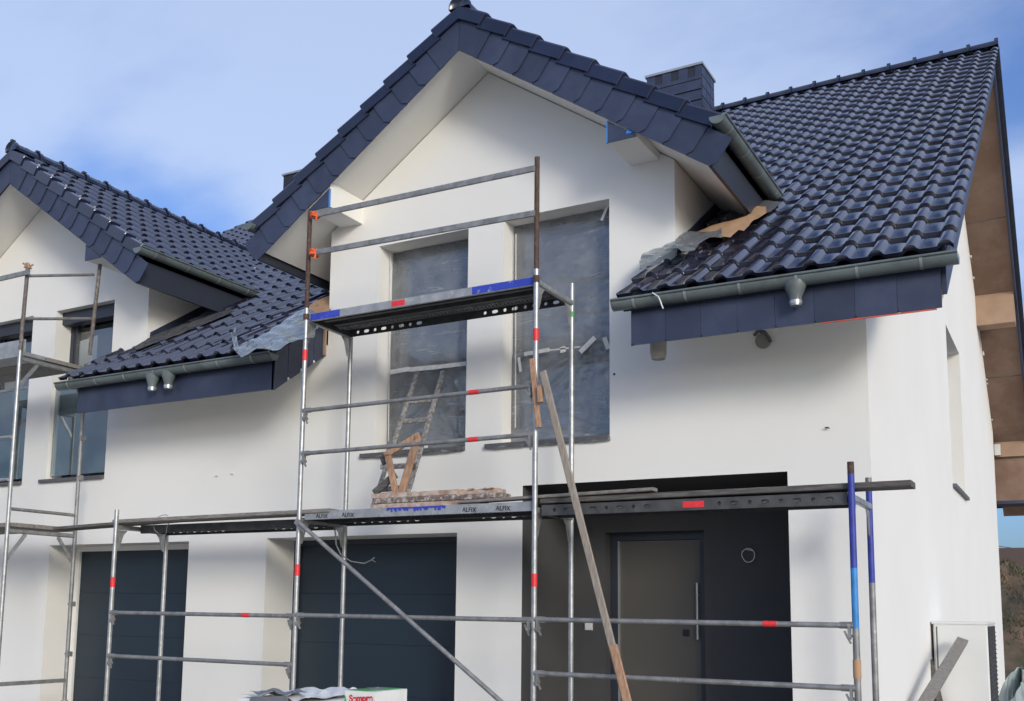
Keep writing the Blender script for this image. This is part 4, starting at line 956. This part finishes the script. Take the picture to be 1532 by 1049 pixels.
# hanging cables
t = MB(); pts = [aY(*p, 8.2) for p in ((500, 788), (502, 800), (503, 815), (510, 830), (525, 840), (545, 843), (556, 838), (560, 834))]; t.path(pts, .007, 6); t.path([aY(556, 838, 8.2), aY(562, 841, 8.2)], .004, 5)
tag(t.build('hanging_cable', 'galv_old'), 'loose grey cable dangling from the scaffold deck before garage door', 'cable')
t = MB(); c = aY(243, 785, 7.9); n = 14; t.path([c+V((.13*math.cos(6.283*i/n+1)*(1+.2*math.sin(i)), .03*math.sin(i), .11*math.sin(6.283*i/n+1))) for i in range(n)], .004, 5)
tag(t.build('wire_coil', 'galv_old'), 'thin wire loop hanging round the dark short plank', 'wire')

# ================================================================ THINGS ON THE ROOFS
def onroof(px, py, off=.07):
    d = ray(px, py); s = (4.18-.667*8.0-CAMH+off/ca)/(d.z-.667*d.y); return CAMP+d*s
def sheet(name, outline, m, off, amp, seed, label, cat, nsub=5, th=.004):
    r = random.Random(seed); bm = bmesh.new(); vs_ = [bm.verts.new(onroof(x, y, off)) for x, y in outline]; bm.faces.new(vs_)
    bmesh.ops.triangulate(bm, faces=bm.faces[:])
    for k in range(nsub): bmesh.ops.subdivide_edges(bm, edges=[e for e in bm.edges if e.calc_length() > .09], cuts=1, use_grid_fill=False); bmesh.ops.triangulate(bm, faces=[f for f in bm.faces if len(f.verts) > 3])
    nrm = V((0, -sa, ca)); ph = [(r.uniform(4, 22), r.uniform(4, 22), r.uniform(4, 22), r.uniform(0, 6)) for _ in range(6)]
    for v in bm.verts:
        h = sum(math.sin(a*v.co.x+b_*v.co.y+c*v.co.z+d_) for a, b_, c, d_ in ph)/6
        v.co += nrm*(amp*(h+.5)+r.uniform(-.2, .2)*amp)
    bmesh.ops.recalc_face_normals(bm, faces=bm.faces[:])
    ret = bmesh.ops.extrude_face_region(bm, geom=bm.faces[:]); 
    for v in [g_ for g_ in ret['geom'] if isinstance(g_, bmesh.types.BMVert)]: v.co += nrm*th
    bmesh.ops.recalc_face_normals(bm, faces=bm.faces[:])
    mb = MB(); bm.verts.index_update(); mb.add([v.co.copy() for v in bm.verts], [tuple(v.index for v in f.verts) for f in bm.faces], False); bm.free()
    return tag(mb.build(name, m), label, cat)
sheet('cardboard_sheet', [(1036, 360), (1042, 347), (1088, 333), (1118, 324), (1130, 309), (1146, 311), (1147, 320), (1128, 330), (1113, 347), (1105, 346), (1092, 356), (1068, 354)], 'cardboard', .10, .012, 21, 'brown torn cardboard lying on roof tiles at the gabled dormer foot', 'cardboard')
sheet('clear_plastic', [(1016, 356), (1034, 349), (1060, 350), (1080, 345), (1080, 356), (1046, 366), (1040, 377), (1020, 379), (1010, 370)], 'film', .15, .03, 22, 'clear crumpled plastic foil lying half over the torn cardboard', 'plastic foil')
sheet('plastic_bag', [(958, 408), (957, 392), (964, 382), (988, 372), (1004, 362), (1020, 361), (1030, 372), (1006, 380), (980, 392), (966, 402)], 'film_thick', .10, .035, 23, 'greenish plastic sheet bunched on roof tiles beside the white dormer wall', 'plastic sheet')
sheet('plastic_sheet', [(346, 500), (353, 493), (357, 518), (371, 514), (396, 502), (420, 486), (442, 471), (462, 462), (474, 470), (476, 492), (470, 505), (440, 514), (415, 524), (385, 527), (362, 536), (352, 528)], 'film_thick', .10, .03, 24, 'pale torn plastic sheet draped over the lower roof edge', 'plastic sheet')
sheet('mortar_strip', [(200, 520), (235, 500), (300, 478), (345, 462), (350, 467), (310, 484), (270, 500), (232, 514), (205, 524)], 'dust', .062, .008, 25, 'dusty grey strip along the tiles under the left dormer cheek', 'strip')
sheet('mortar_strip', [(1118, 312), (1142, 300), (1170, 303), (1152, 318), (1132, 322)], 'sill', .085, .006, 26, 'dusty grey flashing sheet on tiles below the dormer gutter end', 'sheet')
sheet('board_offcut', [(452, 470), (470, 452), (494, 443), (492, 470), (478, 478)], 'cardboard', .07, .004, 27, 'brown board offcut lying on the roof beside the raised deck', 'board')
# white string on gutter
t = MB(); c = [aY(x, y, 7.90) for x, y in ((976, 438), (985, 444), (989, 453), (986, 446), (992, 462))]; t.path(c, .006, 5); tag(t.build('plastic_strap', 'white_plastic'), 'white plastic strap hanging over the gutter edge', 'strap')

# ================================================================ RIGHT SIDE
HP = thing('heat_pump', (-1.13, 12.9, 0), 'white outdoor heat pump unit with dark grille beside the side wall', 'heat pump')
hx0, hx1, hy0, hy1, hz0_, hz1_ = -1.40, -.865, 12.35, 13.45, .18, 1.415
t = MB(); t.obox(V(((hx0+hx1)/2, (hy0+hy1)/2, (hz0_+hz1_)/2)), V((0, 0, 1)), V((1, 0, 0)), V((0, 1, 0)), (hz1_-hz0_)/2, (hx1-hx0)/2, (hy1-hy0)/2, bev=.015); t.build('casing', 'unit_white', HP)
t = MB(); t.box(hx0-.012, hx1+.012, hy0-.012, hy1+.012, hz1_+.0005, hz1_+.025); t.build('lid', 'unit_white', HP)
t = MB(); t.box(hx1+.001, hx1+.012, hy0+.03, hy1-.12, hz0_+.1, hz1_-.02); GRL = t.build('grille', 'unit_dark', HP)
for i in range(22):
    z = hz0_+.13+i*(hz1_-hz0_-.18)/22; t = MB(); t.box(hx1+.013, hx1+.02, hy0+.04, hy1-.13, z, z+.012); t.build('louvre', 'steel_dark', GRL)
t = MB()
for y_ in (hy0+.15, hy1-.15): t.box(hx0+.04, hx1-.04, y_-.05, y_+.05, 0, .178)
t.build('foot', 'sill', HP)
t = MB(); t.box(hx0+.03, hx0+.042, hy0-.004, hy0-.0005, hz0_+.02, hz1_-.03); t.build('panel_seam', 'sill', HP)
# timber resting on block
pt = aY(1440, 958, 12.22); pb = aY(1385, 1049, 10.3); dd = pt-pb; e0 = pb-dd*.55
TI = MB(); TI.bar(e0, pt+dd*.0, .11, .045, up=(.35, -.2, 1), bev=.004); TI.path([pt+V((-.02, -.03, .02)), pt+V((.05, -.1, -.03))], .006, 5)
tag(TI.build('weathered_plank', 'wood_grey'), 'weathered grey plank with nails leaning on the heat pump', 'plank')
t = MB(); t.bar(V((-1.28, 12.28, .2)), aY(1391, 987, 12.28), .06, .04, up=(0, 1, 0)); tag(t.build('wood_offcut', 'wood_dark'), 'narrow dark wood offcut standing at the corner of the heat pump', 'wood')
t = MB(); t.box(e0.x-.2, e0.x+.2, e0.y-.12, e0.y+.12, 0, .12); t.box(e0.x-.19, e0.x+.21, e0.y-.12, e0.y+.12, .122, max(.14, e0.z-.03)); tag(t.build('concrete_block', 'lime'), 'grey concrete blocks carrying the lower end of the weathered plank', 'block')
# tarp heap
def tarp(u, v):
    a = u*6.283; rad = v; n = math.sin(a*3+1)*.12+math.sin(a*7)*.05
    x = -.72+(.75+n)*rad*math.cos(a)*.8; y = 15.6+(1.2+n)*rad*math.sin(a)
    h = (1-rad**1.6)*.62*(1+.25*math.sin(a*5+rad*7)+.15*math.sin(a*11+rad*13)); return V((x, y, max(.004, h)))
t = MB(); t.grid(tarp, 42, 14, False); tag(t.build('tarpaulin_heap', 'tarp'), 'crumpled grey green tarpaulin heap on ground behind the heat pump', 'tarpaulin')
# ================================================================ PALLET STACK AT THE BOTTOM EDGE
PX0, PX1, PY0, PY1 = -4.42, -3.50, 4.75, 5.55
PA = thing('pallet', (-3.95, 5.1, 0), 'wooden pallet under the stacked building material sacks', 'pallet')
for i in range(6): t = MB(); xx_ = PX0+(PX1-PX0)*(i+.5)/6; t.box(xx_-.05, xx_+.05, PY0, PY1, .122, .144); t.build('board', 'wood_grey', PA)
for yy in (PY0+.05, (PY0+PY1)/2, PY1-.05): t = MB(); t.box(PX0, PX1, yy-.05, yy+.05, .022, .12); t.build('stringer', 'wood_grey', PA)
for yy in (PY0+.05, (PY0+PY1)/2, PY1-.05): t = MB(); t.box(PX0, PX1, yy-.05, yy+.05, 0, .021); t.build('skid', 'wood_grey', PA)
def sack(x0, x1, y0, y1, z0, z1, m, label, seed):
    r = random.Random(seed); mb = MB(); ph = r.uniform(0, 6)
    def fn(u, v):
        th = u*2*math.pi; ph_ = (v-.5)*math.pi
        cx_, sx_ = math.cos(th), math.sin(th); sq = lambda c, e: math.copysign(abs(c)**e, c)
        n = .02*math.sin(th*5+v*9+ph)+.012*math.sin(th*9-v*13)
        return V(((x0+x1)/2+(x1-x0)/2*sq(cx_, .35)*abs(math.cos(ph_))**.3*(1+n), (y0+y1)/2+(y1-y0)/2*sq(sx_, .35)*abs(math.cos(ph_))**.3*(1+n), (z0+z1)/2+(z1-z0)/2*sq(math.sin(ph_), .55)*(1+n*1.5)))
    mb.grid(fn, 36, 14); return tag(mb.build('material_sack', m), label, 'sack', 'sacks stacked on the pallet')
zc = .145
for k in range(6):
    od = ('lowest', 'second', 'third', 'fourth', 'fifth', 'sixth')[k]
    sack(PX0+.01, PX0+.46, PY0, PY1, zc, zc+.125, 'sack', '%s white sack up from the pallet in the pile under the open sack' % od, 30+k)
    if k < 5: sack(PX0+.47, PX1-.0, PY0+.02, PY1, zc, zc+.125, 'sack', '%s white sack up from the pallet in the pile under the lettered box' % od, 40+k)
    zc += .124
z6 = zc
S7 = thing('open_sack', (PX0+.25, 5.1, z6), 'crumpled white and dark grey printed sack on top of stack', 'sack')
r = random.Random(8)
def crum(x0, x1, y0, y1, z, amp, seed):
    rr_ = random.Random(seed); ph = [(rr_.uniform(5, 25), rr_.uniform(5, 25), rr_.uniform(0, 6)) for _ in range(5)]
    return lambda u, v: V((x0+(x1-x0)*u, y0+(y1-y0)*v, z+amp*sum(math.sin(a*u*1.1+b_*v*.8+c) for a, b_, c in ph)/3*min(1, 4*min(u, 1-u)+.3)))
ztop = aY(450, 1028, 5.0).z
t = MB(); t.obox(V((PX0+.27, 5.12, (z6+ztop)/2-.03)), V((1, 0, 0)), V((0, 1, 0)), V((0, 0, 1)), .27, .36, (ztop-z6)/2-.035, bev=.03); t.build('filled_body', 'sack', S7)
t = MB(); t.grid(crum(PX0-.02, PX0+.52, 4.78, 5.5, ztop-.045, .022, 3), 24, 24, False); t.build('loose_wrap', 'sack', S7)
t = MB(); t.grid(crum(PX0+.10, PX0+.40, 4.74, 4.95, ztop-.02, .014, 4), 12, 10, False); t.build('printed_panel', 'sack_grey', S7)
t = MB(); t.prism([(PX0+.08, 4.742, ztop-.16), (PX0+.42, 4.742, ztop-.16), (PX0+.40, 4.742, ztop-.03), (PX0+.12, 4.742, ztop-.05)][::-1], (0, -.006, 0)); t.build('printed_front', 'sack_grey', S7)
bz1 = aY(540, 1029, 4.95).z; bx0 = aY(519, 1040, 4.8).x; bx1 = aY(564, 1040, 4.8).x
BX = thing('cardboard_box', ((bx0+bx1)/2, 4.95, z6-.124), 'white box with green lid and red lettering beside the sacks', 'box')
t = MB(); t.box(bx0, bx1, 4.78, 5.10, z6-.123, bz1-.004); t.build('carton', 'box_white', BX)
t = MB(); t.prism([(bx0+.01, 4.80, bz1-.003), (bx1-.06, 4.80, bz1-.003), (bx1-.02, 5.07, bz1-.003), (bx0+.05, 5.07, bz1-.003)], (0, 0, .003)); LID = t.build('green_print', 'green', BX)
t = MB(); t.tube(((bx0+bx1)/2-.02, 4.95, bz1), ((bx0+bx1)/2-.02, 4.95, bz1+.003), .05, 18); t.build('oval_print', 'sack_grey', BX)
text_obj('red_lettering', 'Sempre', .054, 'red_text', BX, frame_mat((bx0+.035, 4.7785, bz1-.066), (1, 0, .12), (-.05, 0, 1), (0, -1, 0)), bold=.0015)
t = MB()
for k in range(2):
    n = 10; pts = [V((bx0+.002+(.02+.02*k)*math.sin(i/n*1.6), 4.776, bz1-.03-k*.03-.09*i/n)) for i in range(n+1)]; t.path(pts, .0035, 5)
t.build('green_stripe', 'green', BX)
